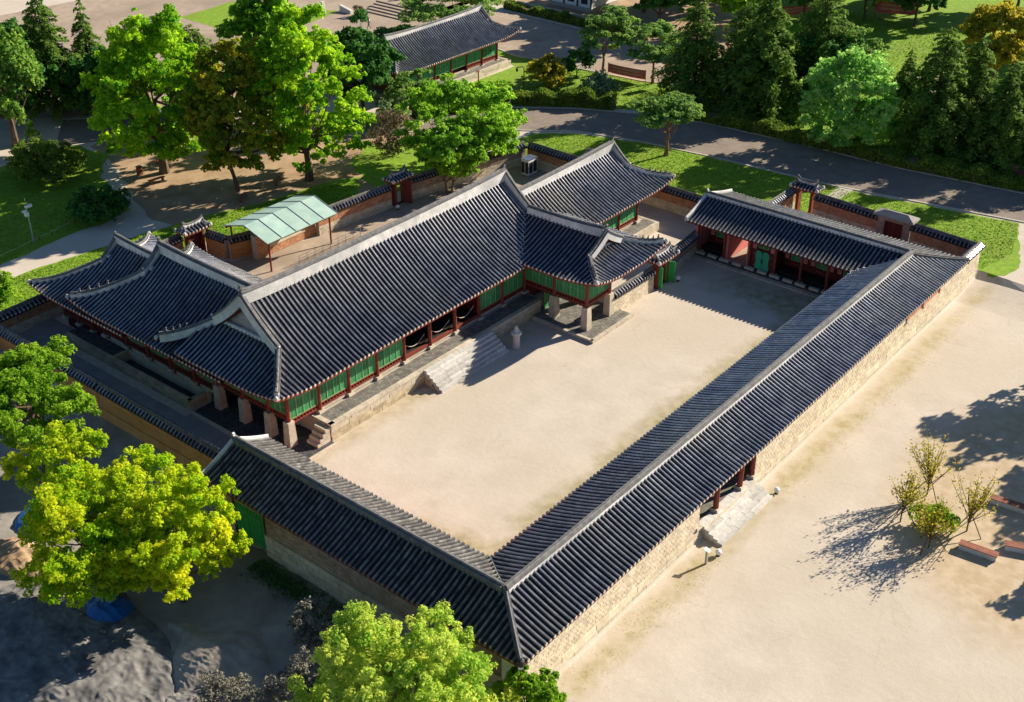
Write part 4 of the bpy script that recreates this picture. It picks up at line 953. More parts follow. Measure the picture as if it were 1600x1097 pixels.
sheet('east_lawn', [(106.9, 31.6), (106.3, 30.6), (106.0, 29.6), (107.2, 28.4), (109.5, 28.0), (112, 28.9), (115.5, 30.2), (119.3, 31.6), (116.5, 46.5), (115.4, 60), (114.2, 72), (111.5, 81), (108.2, 85), (101.2, 84.5), (101, 77), (100.3, 52), (108.4, 51.2)], LAWN, .012, .6, .16, seed=6, grid=(101, 119, 28.5, 34, .7))
road_near = [(70, 124.5), (80, 119.0), (90, 106), (98, 97.5), (104, 92.5), (109.2, 84.9), (112, 81.4), (113.9, 73.6), (115, 65.6), (116.2, 50.5), (119.8, 31.2), (123, 18)]
road_far = [(130, 16), (127, 33.8), (125.3, 47.3), (125, 58.9), (124, 71.2), (121.7, 78.9), (118.3, 86.1), (113.6, 92.5), (104, 99.4), (97, 107), (86, 122), (76, 132)]
sheet('park_road', road_near+road_far, 'asphalt', .012, 2)
for nm, ln in (('kerb', road_near), ('kerb', road_far)):
    b = MB(); b.sweep([(x, y, 0) for x, y in ln], .12, .09, base=-.02); struct(nm, b, 'kerb')
sheet('park_lawn', [(102.5, 102.5), (105.5, 100.0), (114.6, 93.5), (119.4, 86.6), (122.8, 79.2), (125.2, 71.2), (126.1, 59), (126.4, 47.5), (128.2, 34), (131, 16), (175, 30), (205, 60), (205, 90), (170, 92), (148, 82), (134.3, 78.5), (132.2, 85.5), (131.2, 95.3), (130.2, 105.6), (131.6, 111.5), (128, 113), (126.6, 102.6), (110, 102.4)], LAWN, .008, 2.0, .15, seed=7)
sheet('plaza', [(128.5, 114), (132, 111.5), (130.6, 105.6), (131.5, 95.4), (132.6, 85.8), (134.7, 79), (136, 72), (146, 74), (146.3, 84.7), (145.6, 94.9), (146.3, 106.7), (147, 119.5), (142, 128.3), (150, 150), (150, 172), (90, 180), (60, 150), (76, 133), (88, 124), (100, 112), (112, 113.5)], 'plaza', .010, 3)
b = MB(); b.sweep([(x, y, 0) for x, y in [(131.6, 111.5), (130.2, 105.6), (131.1, 95.4), (132.2, 85.7), (134.3, 79), (135.6, 72)]], .14, .1, base=-.02); struct('kerb', b, 'kerb')
b = MB(); b.sweep([(x, y, 0) for x, y in [(147, 121), (146.6, 106.7), (146, 94.9), (146.7, 84.7), (148, 74)]], .16, .12, base=-.02); struct('kerb', b, 'kerb')
sheet('plaza_lawn', [(113, 157), (112.5, 141.5), (119, 139.0), (126.2, 140.0), (130.6, 141.0), (128, 146), (124, 158)], LAWN, .016, 1.5, .1, seed=8)
sheet('plaza_lawn_edge', [(147.5, 74), (147.3, 120), (165, 150), (220, 150), (215, 60), (150, 60)], 'earth', .006, 3, .3, seed=9)
sheet('park_clearing', [(141, 44), (146, 42), (156, 52), (160, 60), (150, 60), (144, 52)], 'plaza', .013, 1.5, .3, seed=10)
sheet('construction_ground', [(38.5, 31.5), (38.4, 57.0), (41.3, 57.4), (41.3, 84), (20, 84), (8, 60), (8, 25), (30, 27), (34.5, 30)], 'dirt', .006, 1.5, .2, seed=12, grid=(20, 41.2, 70, 84, 1.0))
for k in range(12):   # stepping slabs crossing the lawn
    for q in range(2):
        b = MB(); b.box(112.3+.36*k, 112.3+.36*k+.33, 48.2+q*.75+random.uniform(-.05, .05), 48.9+q*.75, .0, .05); o = ob('paving_slab', b, 'kerb', None); o['kind'] = 'structure'

# grey netting over spoil heaps (lower left) and blue tarpaulins
def heap(name, label, cx, cy, rx, ry, h, m, seed, z=-.9, amp=.28, cat='tarpaulin', sq=2.0, fold=(1.0, .25), n=110):
    from mathutils import noise
    mb = MB(); o_ = seed*17.3
    for i in range(n+1):
        for j in range(n+1):
            u, v = i/n*2-1, j/n*2-1; x, y = cx+u*rx, cy+v*ry
            w1 = noise.noise((x*.35+o_, y*.35, 3))*.35; q = max(0, 1-(abs(u)**sq+abs(v)**sq)+w1*.6); q = min(q, 1); e = min(1, 5*q)
            f1 = 1-abs(noise.noise((x*fold[0]+w1*3+o_, y*fold[1]+w1*3, 1.7)))*2.2 + .6*(1-abs(noise.noise((x*fold[1]*2.3+o_, y*fold[0]*1.9+w1*4, 4.7)))*2.5); f2 = noise.noise((x*2.2+o_, y*2.2, 8)); f3 = noise.noise((x*.6, y*.6+o_, 5))
            mb.v.append((x, y, z-.08 + h*q**.75 + amp*e*(max(-.4, f1)*.55+f2*.25+f3*.9) + .03*e))
    for i in range(n):
        for j in range(n): mb.f.append((i*(n+1)+j, (i+1)*(n+1)+j, (i+1)*(n+1)+j+1, i*(n+1)+j+1)); mb.t.append(.5); mb.m.append(0)
    me = mb.mesh(name, [M[m]]); me.polygons.foreach_set('use_smooth', [True]*len(me.polygons)); o = link(name, me); tag(o, label, cat); return o
heap('netting_sheet', 'crumpled dark grey netting over the spoil heap at the bottom left corner', 25.0, 54.5, 5.0, 8.5, .45, 'tarp', 1, amp=.13, fold=(1.3, .9), n=170)
heap('netting_sheet', 'ridged beige netting tent catching the sun below the yellow tree', 30.3, 46.8, 3.3, 5.0, 1.2, 'tent', 2, sq=1.0, amp=.08, fold=(.8, 1.6), n=150)
heap('netting_sheet', 'small crumpled netting piece at the very bottom of the photo', 26.0, 44.5, 3.0, 2.6, .4, 'tarp', 6, amp=.12, fold=(1.2, 1.4))
heap('blue_tarpaulin', 'blue tarpaulin glimpsed at the left edge beside the yellow-green tree', 32.4, 66.5, 3.2, 2.6, .5, 'blue', 3, amp=.15)
heap('blue_tarpaulin', 'blue tarpaulin patch below the lower leaves of the yellow-green tree', 28.6, 55.6, 1.5, 1.6, .8, 'blue', 4, amp=.2)
heap('soil_pile', 'orange soil heap at the left edge of the construction ground', 27.8, 64.6, 1.6, 2.6, .6, 'earth', 5, cat='soil heap')

# ================================================================== VEGETATION
def leaves_mesh(name, C, Nn, size, tint, m, asp=.62, jit=.7, extra=None):
    """C centres, Nn preferred normals; each leaf clump a pointed four-sided blade"""
    n = len(C); v = rng.normal(size=(n, 3)); v = Nn + jit*v; v /= np.linalg.norm(v, axis=1)[:, None]+1e-9
    a = np.cross(v, rng.normal(size=(n, 3))); a /= np.linalg.norm(a, axis=1)[:, None]+1e-9; b_ = np.cross(v, a)
    s = (size*rng.uniform(.6, 1.3, n))[:, None]
    V = np.empty((n, 4, 3)); V[:, 0] = C-a*s; V[:, 1] = C-b_*s*asp+v*s*.18; V[:, 2] = C+a*s; V[:, 3] = C+b_*s*asp+v*s*.18
    me = bpy.data.meshes.new(name); me.vertices.add(n*4); me.vertices.foreach_set('co', V.reshape(-1)); me.loops.add(n*4)
    me.loops.foreach_set('vertex_index', np.arange(n*4, dtype=np.int32)); me.polygons.add(n); me.polygons.foreach_set('loop_start', np.arange(0, n*4, 4, dtype=np.int32))
    me.update(calc_edges=True); at = me.attributes.new('tint', 'FLOAT', 'FACE'); at.data.foreach_set('value', np.clip(tint, 0, 1).astype(np.float32)); me.materials.append(M[m]); return me
def tree_meshes(kind, R, H, zc, nclu, nleaf, leaf, m, bark='bark', seed=0, flat=1.0, clus=.26, trunk_r=.22, shell=.55, gap=0, top=0.0, multi=1, lean=0.0, openness=0.0, low=-.85):
    """broadleaf or pine crown: clusters of leaf blades around limb ends. R crown radius, H total height, zc crown centre height"""
    global rng
    rng = np.random.default_rng(1000+seed); rr = random.Random(seed)
    rz = (H-zc); cl = []
    # low-frequency lobes make the outline uneven
    lob = rng.normal(size=(5, 3)); lob /= np.linalg.norm(lob, axis=1)[:, None]; la = rng.uniform(-.3, .22, 5)
    tries = 0
    while len(cl) < nclu and tries < nclu*30:
        tries += 1
        d = rng.normal(size=3); d /= np.linalg.norm(d)
        if d[2] < low: continue
        rad = rng.uniform(shell, 1.0); f_ = 1+sum(a*max(0, float(d@l))**2 for a, l in zip(la, lob))
        p = d*rad*f_*np.array([R, R, rz])
        if top: p[:2] *= 1-top*max(0, p[2]/rz)
        cl.append(p+np.array([0, 0, zc]))
    cl = np.array(cl); cr = clus*R*rng.uniform(.6, 1.35, len(cl)); ct = rng.uniform(0, 1, len(cl))*.5
    wts = cr**2; wts /= wts.sum(); sub = 14; ns_ = len(cl)*sub
    sd_ = rng.normal(size=(ns_, 3)); sd_[:, 2] = np.abs(sd_[:, 2])*.95-.3; sd_ /= np.linalg.norm(sd_, axis=1)[:, None]
    par = np.repeat(np.arange(len(cl)), sub); srad = cr[par]*rng.uniform(.22, .44, ns_); sc_ = cl[par]+sd_*(cr[par]*rng.uniform(.55, 1.15, ns_))[:, None]*np.array([1, 1, flat])
    stn = rng.uniform(-.18, .18, ns_); swt = srad**2; swt /= swt.sum(); si = rng.choice(ns_, nleaf, p=swt); idx = par[si]
    d = rng.normal(size=(nleaf, 3)); d[:, 2] = np.abs(d[:, 2])*.9-.35; d /= np.linalg.norm(d, axis=1)[:, None]
    C = sc_[si] + d*(srad[si]*rng.uniform(.2, 1.1, nleaf)**.6)[:, None]*np.array([1, 1, max(flat, .6)])
    ct = ct+.0; ctl = ct[idx]+stn[si]
    out = (cl[idx]-np.array([0, 0, zc*.8])); out /= np.linalg.norm(out, axis=1)[:, None]+1e-6
    Nn = d*.7+out*.35+np.array([0, 0, .45]); tint = ctl+rng.uniform(0, .5, nleaf)
    C[:, 2] = np.maximum(C[:, 2], .15)
    lm = leaves_mesh('leaves', C, Nn, leaf, tint, m)
    tb = MB(); base = Vector((0, 0, -.1)); lv = Vector((lean*R, 0, 0))
    for t in range(multi):
        an = rr.uniform(0, 6.28); off = Vector((math.cos(an), math.sin(an), 0))*(.25*R if multi > 1 else 0)
        zt = zc*.9; k = 5; P = [base + (off*.25 if multi > 1 else Vector((0, 0, 0))) + (off+lv)*(i/k) + Vector((rr.uniform(-.12, .12), rr.uniform(-.12, .12), zt*i/k)) for i in range(k+1)]
        tb.tube(P, [trunk_r*(1.25 if i == 0 else 1)*(1-.6*i/k)/(1 if multi == 1 else 1.5) for i in range(k+1)], 8)
        order = list(range(len(cl))); rr.shuffle(order)
        for c in order[:max(6, min(22, len(cl)//3))//multi+1]:
            e = Vector(cl[c]); st = P[rr.choice([2, 3, 3, 4, 5])]; mid = st.lerp(e, .5)+Vector((0, 0, -.06*R)); r0 = trunk_r*rr.uniform(.25, .42)
            tb.tube([st, mid, e, e+(e-mid)*.35], [r0, r0*.6, r0*.28, .01], 5)
    return lm, tb.mesh('trunk', [M[bark]])
def conifer_meshes(R, H, nleaf, leaf, m, seed=0, z0=.1, droop=.25, col_=False, bark='bark', power=1.0):
    global rng
    rng = np.random.default_rng(2000+seed); rr = random.Random(seed+50); Cs = []; Ns = []; T = []; tb = MB()
    tb.tube([(0, 0, -.1), (rr.uniform(-.1, .1), 0, H*.5), (0, 0, H)], [R*.07, R*.045, .02], 8)
    z = H*z0; whorl = 0
    bs = []
    while z < H*.985:
        q = (z-H*z0)/(H*(1-z0)); L = R*(1-q)**power*(.85+.3*rng.random())+.12; nb = int(5+4*(1-q)+rng.integers(0, 2)); a0 = rng.uniform(0, 6.28)
        for b_ in range(nb):
            if rng.random() < .08: continue
            a = a0+2*math.pi*b_/nb+rng.uniform(-.3, .3); Lb = L*rng.uniform(.65, 1.2); bs.append((z+rng.uniform(-.2, .2), a, Lb))
        z += H*.034*(1+.4*rng.random())
    tot = sum(b[2]**1.4 for b in bs)
    for (z, a, Lb) in bs:
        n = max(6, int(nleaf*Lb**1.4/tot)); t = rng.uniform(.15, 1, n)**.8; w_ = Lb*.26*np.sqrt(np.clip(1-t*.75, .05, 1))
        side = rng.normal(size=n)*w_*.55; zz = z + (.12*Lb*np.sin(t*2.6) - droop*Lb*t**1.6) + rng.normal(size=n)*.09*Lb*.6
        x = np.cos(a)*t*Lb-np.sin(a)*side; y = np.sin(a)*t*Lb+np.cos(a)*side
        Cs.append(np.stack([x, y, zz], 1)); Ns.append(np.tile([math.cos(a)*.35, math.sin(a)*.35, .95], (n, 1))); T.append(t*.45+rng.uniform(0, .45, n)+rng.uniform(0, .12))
        if Lb > R*.35: tb.tube([(0, 0, z), (math.cos(a)*Lb*.8, math.sin(a)*Lb*.8, z-droop*Lb*.6)], [.05, .015], 4)
    C = np.concatenate(Cs); lm = leaves_mesh('foliage', C, np.concatenate(Ns), leaf, np.concatenate(T), m, asp=.4, jit=.45)
    return lm, tb.mesh('trunk', [M[bark]])
def plant(name, label, cat, meshes, x, y, z=0, rz=0, s=1.0, group=None, sz=None):
    r = thing(name, label, cat, (x, y, z), rz, group); r.scale = (s, s, sz or s)
    link('trunk', meshes[1], r); link('crown', meshes[0], r); return r
# --- near trees (bottom left)
plant('broadleaf_tree', 'fresh green tree at the left edge below the ochre boundary wall', 'tree', tree_meshes('b', 4.9, 10.4, 6.2, 70, 60000, .115, 'fN1', seed=1, clus=.2), 34.6, 71.6, -.9)
plant('broadleaf_tree', 'largest bright yellow-green tree at the lower left', 'tree', tree_meshes('b', 5.4, 10.2, 5.6, 88, 76000, .115, 'fN2', seed=2, clus=.19), 29.8, 55.6, -.9)
plant('broadleaf_tree', 'yellowest tree touching the west corridor eave', 'tree', tree_meshes('b', 4.0, 8.8, 4.8, 64, 50000, .115, 'fN2b', seed=3, clus=.2), 32.2, 52.8, -.9)
plant('broadleaf_tree', 'small pale yellow tree between the two lower left trees', 'tree', tree_meshes('b', 2.4, 7.6, 5.2, 30, 14000, .115, 'fN2', seed=4, clus=.3), 32.0, 64.5, -.9)
plant('broadleaf_tree', 'feathery pale green tree in front of the west corridor at the bottom edge', 'tree', tree_meshes('b', 5.3, 9.6, 4.2, 95, 80000, .10, 'fN3', seed=5, clus=.17, top=.3), 31.9, 33.6, -.9)
plant('small_tree', 'small green tree at the near corner post of the corridor', 'tree', tree_meshes('b', 1.7, 3.9, 2.3, 22, 8000, .12, 'fN1', seed=6, clus=.3, trunk_r=.1), 38.2, 29.6, -.9)
plant('shrub', 'grey twiggy shrub at the bottom edge beside the netting', 'shrub', tree_meshes('b', 2.2, 2.6, 1.3, 30, 9000, .07, 'fGrey', seed=7, clus=.3, trunk_r=.08, multi=3), 27.5, 42.6, -.9)
plant('shrub', 'sparse grey-green shrub left of the feathery pale tree', 'shrub', tree_meshes('b', 2.0, 3.0, 1.5, 26, 7000, .08, 'fGrey', seed=8, clus=.3, trunk_r=.08, multi=3), 30.8, 40.2, -.9)
plant('shrub', 'grey dry shrub peeking above the left shoulder of the feathery tree', 'shrub', tree_meshes('b', 1.6, 3.4, 2.1, 20, 5000, .08, 'fGrey', seed=9, clus=.3, trunk_r=.08, multi=3), 34.6, 43.0, -.9)
# --- big trees behind the hall
plant('ginkgo_tree', 'tall broad bright green tree by the park benches, leftmost of the big three', 'tree', tree_meshes('b', 6.9, 18.6, 9.3, 170, 60000, .2, 'fT1', seed=11, clus=.15, trunk_r=.5, top=.3), 73.4, 108.7)
plant('broadleaf_tree', 'rusty brown-green tree with forked trunk between the two bright green trees', 'tree', tree_meshes('b', 5.9, 15.8, 8.6, 130, 42000, .2, 'fT2', seed=12, clus=.16, trunk_r=.34, multi=2), 75.6, 98.5)
plant('ginkgo_tree', 'tall bright green tree nearest the rear gate, rightmost of the big three', 'tree', tree_meshes('b', 6.3, 18.2, 9.0, 160, 56000, .2, 'fT1', seed=13, clus=.15, trunk_r=.42, top=.3), 81.9, 94.9)
plant('broadleaf_tree', 'green tree behind the rusty tree at the top edge', 'tree', tree_meshes('b', 5.0, 17.5, 10.6, 70, 18000, .3, 'fMap', seed=14, clus=.22, trunk_r=.35), 92.5, 112.6)
plant('broadleaf_tree', 'dark glossy tree left of the park hall', 'tree', tree_meshes('b', 4.2, 11.6, 6.6, 60, 16000, .24, 'fDk', seed=15, clus=.23, trunk_r=.3), 99.0, 103.5)
plant('maple_tree', 'wide maple in the rear court right of the open gate', 'tree', tree_meshes('b', 6.2, 9.6, 5.6, 120, 42000, .17, 'fMap', seed=16, clus=.16, trunk_r=.28, flat=.75, multi=3), 94.6, 83.6)
plant('maple_tree', 'lower yellowish maple in front of the wide maple behind the hall ridge', 'tree', tree_meshes('b', 3.9, 7.0, 4.0, 65, 22000, .15, 'fMap', seed=17, clus=.2, trunk_r=.2, multi=2), 89.0, 81.0)
plant('pine_tree', 'low dark pine in front of the park hall terrace', 'tree', tree_meshes('b', 3.4, 5.6, 3.2, 24, 9000, .15, 'fPine', 'redbark', seed=18, clus=.3, flat=.4, trunk_r=.18), 103.2, 100.0)
plant('shrub', 'sage green shrub between the dark tree and the low pine', 'shrub', tree_meshes('b', 2.0, 3.4, 1.8, 20, 4500, .16, 'fSage', seed=19, clus=.35, trunk_r=.08, multi=3), 99.5, 99.0)
plant('shrub', 'brown leafless twiggy shrub beside the rear gate lawn', 'shrub', tree_meshes('b', 2.7, 5.0, 2.5, 26, 9000, .09, 'fTwig', seed=20, clus=.34, trunk_r=.08, multi=3), 92.8, 92.6)
# --- left edge
jm = tree_meshes('b', 4.6, 11.0, 5.6, 60, 22000, .2, 'fJun', seed=21, clus=.17, flat=2.2, trunk_r=.35, top=.5)
plant('juniper_tree', 'tufted juniper at the left edge above the round bush', 'tree', jm, 67.5, 128.4, s=1.2)
plant('juniper_tree', 'second tufted juniper further left, cut by the photo edge', 'tree', jm, 60.5, 130.5, rz=2, s=.9)
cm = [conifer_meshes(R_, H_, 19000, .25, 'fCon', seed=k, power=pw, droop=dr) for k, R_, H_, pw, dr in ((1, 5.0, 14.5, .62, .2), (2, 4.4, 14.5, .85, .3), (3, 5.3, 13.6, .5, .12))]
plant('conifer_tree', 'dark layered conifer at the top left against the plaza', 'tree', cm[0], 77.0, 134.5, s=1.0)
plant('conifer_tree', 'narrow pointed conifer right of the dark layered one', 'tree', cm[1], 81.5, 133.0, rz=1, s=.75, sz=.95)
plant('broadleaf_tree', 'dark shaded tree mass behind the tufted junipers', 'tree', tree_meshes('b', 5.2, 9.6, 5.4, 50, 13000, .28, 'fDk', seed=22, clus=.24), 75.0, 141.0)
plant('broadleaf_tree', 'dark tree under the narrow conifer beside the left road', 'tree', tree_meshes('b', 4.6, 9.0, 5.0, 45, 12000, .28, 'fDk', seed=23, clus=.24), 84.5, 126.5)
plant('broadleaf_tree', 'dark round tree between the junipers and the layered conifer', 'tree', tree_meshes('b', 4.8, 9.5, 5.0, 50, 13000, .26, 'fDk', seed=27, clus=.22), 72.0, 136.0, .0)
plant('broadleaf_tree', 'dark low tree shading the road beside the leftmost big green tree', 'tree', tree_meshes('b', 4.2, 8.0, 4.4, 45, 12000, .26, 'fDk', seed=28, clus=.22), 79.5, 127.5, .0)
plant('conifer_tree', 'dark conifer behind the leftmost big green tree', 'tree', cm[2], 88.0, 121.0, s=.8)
bm_ = tree_meshes('b', 3.9, 4.0, 1.6, 50, 15000, .15, 'fBush', seed=24, clus=.24, flat=.8, trunk_r=.1, multi=3, low=-.2)
plant('shrub', 'big round bush with yellow top on the left lawn', 'shrub', bm_, 64.7, 117.5)
plant('shrub', 'dark shaded bush beside the sandy path', 'shrub', tree_meshes('b', 3.1, 2.7, 1.1, 40, 10000, .15, 'fDk', seed=25, clus=.26, flat=.8, trunk_r=.1, multi=3, low=-.2), 61.8, 103.9)
plant('shrub', 'leafy round bush at the left edge beside the annex wall', 'shrub', tree_meshes('b', 2.4, 3.6, 1.8, 34, 10000, .14, 'fN1', seed=26, clus=.3, trunk_r=.1, multi=3), 44.6, 94.6)
# --- park, pines and conifers
plant('pine_tree', 'umbrella shaped pine standing alone between lawn and road', 'tree', tree_meshes('b', 4.0, 7.2, 5.0, 34, 17000, .15, 'fPine', 'redbark', seed=31, clus=.27, flat=.42, trunk_r=.24, low=-.3), 112.3, 69.0)
plant('pine_tree', 'pine with layered pads left of the red banner', 'tree', tree_meshes('b', 3.8, 9.0, 5.9, 26, 12000, .17, 'fPine', 'redbark', seed=32, clus=.27, flat=.38, trunk_r=.2), 131.5, 91.5)
plant('pine_tree', 'leaning pine right of the red banner', 'tree', tree_meshes('b', 4.2, 7.4, 5.2, 26, 12000, .17, 'fPine', 'redbark', seed=33, clus=.27, flat=.38, trunk_r=.2, low=-.4), 132.3, 84.0)
plant('pine_tree', 'wide low pine behind the park hall ridge', 'tree', tree_meshes('b', 7.0, 6.6, 4.6, 44, 16000, .19, 'fPine', 'redbark', seed=34, clus=.2, flat=.4, trunk_r=.24, low=-.3), 131.0, 117.0)
plant('shrub', 'flat oval clipped bush behind the park hall', 'shrub', tree_meshes('b', 4.0, 1.9, .8, 40, 8000, .14, 'fDk', seed=35, clus=.24, flat=.5, trunk_r=.06, low=-.2), 125.5, 122.5)
plant('shrub', 'yellow-green round bush on the lawn right of the park hall', 'shrub', tree_meshes('b', 2.9, 3.9, 2.0, 34, 9000, .16, 'fYel', seed=36, clus=.3, trunk_r=.1, multi=3), 122.0, 93.4)
plant('shrub', 'dark small tree left of the first park pine', 'shrub', tree_meshes('b', 2.0, 3.2, 1.9, 20, 4000, .16, 'fDk', seed=37, clus=.32, trunk_r=.1), 127.8, 93.0)
plant('shrub', 'pale sage shrub in front of the hedge near the banner', 'shrub', tree_meshes('b', 2.5, 2.4, 1.0, 26, 6000, .17, 'fSage', seed=38, clus=.3, trunk_r=.06, multi=3), 124.0, 86.6)
CON = [(129.5, 76.2, .92, 'dark conifer right of the orange flag'), (131.0, 67.6, 1.22, 'tallest dark conifer cut by the top edge'), (139.5, 64.5, 1.0, 'conifer beside the tallest one, sunlit on its right side'),
 (133.0, 46.9, .98, 'tall conifer right of the bright green tree'), (132.8, 39.2, .85, 'dark conifer near the right edge beside the hedge'),
 (141.0, 37.5, 1.0, 'olive conifer at the right edge behind the others'), (136.0, 32.0, .95, 'conifer cut off by the right edge of the photo'), (140.5, 53.5, .6, 'short dark conifer behind the bright green tree'),
 (134.5, 72.0, .9, 'conifer filling the gap between the flag and the tallest conifer'), (137.5, 44.5, .85, 'conifer close behind the tall one right of the bright tree')]
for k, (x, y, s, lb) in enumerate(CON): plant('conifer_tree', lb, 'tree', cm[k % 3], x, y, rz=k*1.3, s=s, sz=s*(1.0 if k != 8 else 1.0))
plant('broadleaf_tree', 'bright fresh green round tree beyond the road', 'tree', tree_meshes('b', 5.5, 11.0, 5.6, 130, 40000, .17, 'fBri', seed=41, clus=.16, trunk_r=.22, multi=2), 127.2, 54.6)
plant('broadleaf_tree', 'dark rounded tree just left of the bright green tree', 'tree', tree_meshes('b', 3.8, 9.0, 5.0, 45, 12000, .2, 'fDk', seed=42, clus=.24), 137.6, 63.0)
plant('broadleaf_tree', 'yellow-brown tree near the upper right corner', 'tree', tree_meshes('b', 4.8, 11.4, 7.0, 50, 14000, .26, 'fYel', seed=43, clus=.24), 155.2, 48.2)
plant('pine_tree', 'pale pine behind the dark rounded tree', 'tree', tree_meshes('b', 4.4, 8.4, 5.8, 26, 10000, .2, 'fPine', 'redbark', seed=44, clus=.27, flat=.4), 143.5, 63.5)
tm = [tree_meshes('b', 5.5, 12.0, 7.4, 50, 12000, .34, mm, seed=50+k, clus=.25, trunk_r=.3) for k, mm in enumerate(('fDk', 'fMap', 'fDk'))]
BG = [(171.7, 83.0), (177.4, 75.8), (178.8, 68.4), (184, 88), (186, 78), (188, 70), (164, 96), (172, 100), (160, 104), (152, 96), (186, 98), (196, 84), (198, 72), (198, 60), (190, 50), (180, 44), (158, 86), (150, 34), (158, 32)]
side = ['left', 'middle', 'right']
BGL = ['trunked tree holding the left end of the small far banner', 'dark tree left of the far red banner', 'dark tree right of the far red banner', 'tree behind the far lawn, left of the first trunk', 'tree in the dark belt directly above the far banner', 'tree in the belt behind the right end of the far banner', 'tree above the upper road, right of the small white house', 'tree at the top edge right of the white house', 'tree at the top edge left of the plaza stone wall', 'dark tree overhanging the upper plaza kerb', 'farthest tree at the top edge above the small banner', 'far belt tree in the second row, left part', 'far belt tree in the second row, middle part', 'far belt tree in the second row, right part', 'far tree behind the yellow-brown crown', 'farthest tree at the upper right corner', 'dark tree above the pine pair', 'tree behind the right edge conifers, lower one', 'tree behind the right edge conifers, farther one']
for k, (x, y) in enumerate(BG): plant('broadleaf_tree', BGL[k], 'tree', tm[k % 3], x, y, rz=k*.9, s=random.uniform(.8, 1.05) if k > 2 else .72)
# trees just outside the frame on the right whose shadows fall across the sand
sm = tree_meshes('b', 4.3, 9.5, 6.0, 34, 5000, .26, 'fMap', seed=61, clus=.24, trunk_r=.22)
plant('broadleaf_tree', 'tree outside the right edge casting the big leafy shadow on the sand', 'tree', sm, 98.0, 14.6, -.9, s=1.05)
plant('broadleaf_tree', 'second tree outside the right edge above the benches', 'tree', sm, 91.0, 9.5, -.9, rz=2, s=1.0)
plant('broadleaf_tree', 'tree outside the lower right edge shading the nearest bench', 'tree', sm, 75.5, 8.0, -.9, rz=1, s=.6)
# hedges
def hedge(label, path, hw, h, m, n, leaf, seed):
    r = thing('hedge', label, 'hedge', (path[0][0], path[0][1], 0)); global rng; rng = np.random.default_rng(seed)
    P = np.array(path, float); seg = np.linalg.norm(np.diff(P, axis=0), axis=1); cum = np.concatenate([[0], np.cumsum(seg)]); s = rng.uniform(0, cum[-1], n); i = np.clip(np.searchsorted(cum, s)-1, 0, len(seg)-1); t = (s-cum[i])/seg[i]
    c = P[i]+(P[i+1]-P[i])*t[:, None]; d = (P[i+1]-P[i])/seg[i][:, None]; nn = np.stack([-d[:, 1], d[:, 0]], 1)
    hh = h*(.8+.25*np.sin(s*.9+1)*np.sin(s*.37)+.1*np.sin(s*2.3)); u = rng.uniform(-1, 1, n); e = rng.integers(0, 3, n)
    u = np.where(e == 0, np.sign(u)*rng.uniform(.85, 1.1, n), u); z = np.where(e == 0, rng.uniform(.05, 1, n), rng.uniform(.8, 1.08, n))*hh
    C = np.stack([c[:, 0]+nn[:, 0]*u*hw, c[:, 1]+nn[:, 1]*u*hw, z], 1); N_ = np.stack([nn[:, 0]*u*.8, nn[:, 1]*u*.8, np.full(n, .6)], 1)
    C[:, :2] -= np.array(path[0]); lm = leaves_mesh('foliage', C, N_, leaf, rng.uniform(0, 1, n)*.7+.3*np.sin(s)**2, m); link('foliage', lm, r)
    b = MB(); b.sweep([(x, y, 0) for x, y in path], hw*.8, h*.6, base=0); child('inner_twigs', b, 'bark', r)
hedge('dark hedge along the road below the park hall', [(103.5, 99.9), (106.5, 98.2), (114.6, 93.8), (119.2, 87.2), (121.5, 82.4)], 1.0, 1.9, 'fBush', 16000, .17, 5)
hedge('low sunlit shrub row in front of the park hall terrace', [(108.5, 100.6), (112.5, 98.9), (117.3, 95.6)], .8, 1.9, 'fMap', 6000, .16, 6)
hedge('long dark hedge on the far side of the road toward the right edge', [(124.7, 75), (125.6, 66), (126.0, 56), (126.4, 47.3), (127.6, 38), (129.6, 28)], 1.1, 1.5, 'fBush', 24000, .17, 7)
hedge('clipped hedge between the plaza and the stone wall at the top', [(148.4, 122), (147.8, 107), (147.4, 98)], .7, 1.2, 'fBush', 5000, .2, 8)
sw = thing('stone_wall', 'low rubble wall along the upper plaza kerb', 'wall', (149, 108, 0)); 
for z in (0, .35, .7): blockrow(sw, sw, (149.2, 122), (0, -1), 26, z, z+.33, .5, (-1, 0), 'mossy', 1.0, 2.2)
# grass tufts along the foot of the long wall and in the strip by the west corridor
def tufts(name, pts, z, n, m, size, seed, spread=.4):
    global rng; rng = np.random.default_rng(seed); P = np.array(pts, float); seg = np.linalg.norm(np.diff(P, axis=0), axis=1); cum = np.concatenate([[0], np.cumsum(seg)])
    ncl = max(8, n//9); s0 = rng.uniform(0, cum[-1], ncl); s = s0[rng.integers(0, ncl, n)]+rng.normal(size=n)*.18; s = np.clip(s, 0, cum[-1]-.001); i = np.clip(np.searchsorted(cum, s)-1, 0, len(seg)-1); t = (s-cum[i])/seg[i]
    c = P[i]+(P[i+1]-P[i])*t[:, None]; d = (P[i+1]-P[i])/seg[i][:, None]; off = rng.normal(size=ncl)[rng.integers(0, ncl, n)]*spread+rng.normal(size=n)*.1
    C = np.stack([c[:, 0]-d[:, 1]*off, c[:, 1]+d[:, 0]*off, np.full(n, z)+rng.uniform(0, size*.6, n)], 1); lm = leaves_mesh(name, C, np.tile([0.3, 0, .8], (n, 1)), size, rng.uniform(0, 1, n), m, asp=.3)
    o = link(name, lm, kind='stuff'); o['label'] = 'scattered dry weeds growing in a strip along the wall foot' if 'weeds' in name else 'patchy grass in the shaded strip below the west corridor wall'; o['category'] = 'weeds'
tufts('weeds', [(40.5, 29.4), (57.0, 29.0)], -.9, 700, 'fYel', .045, 1, .5)
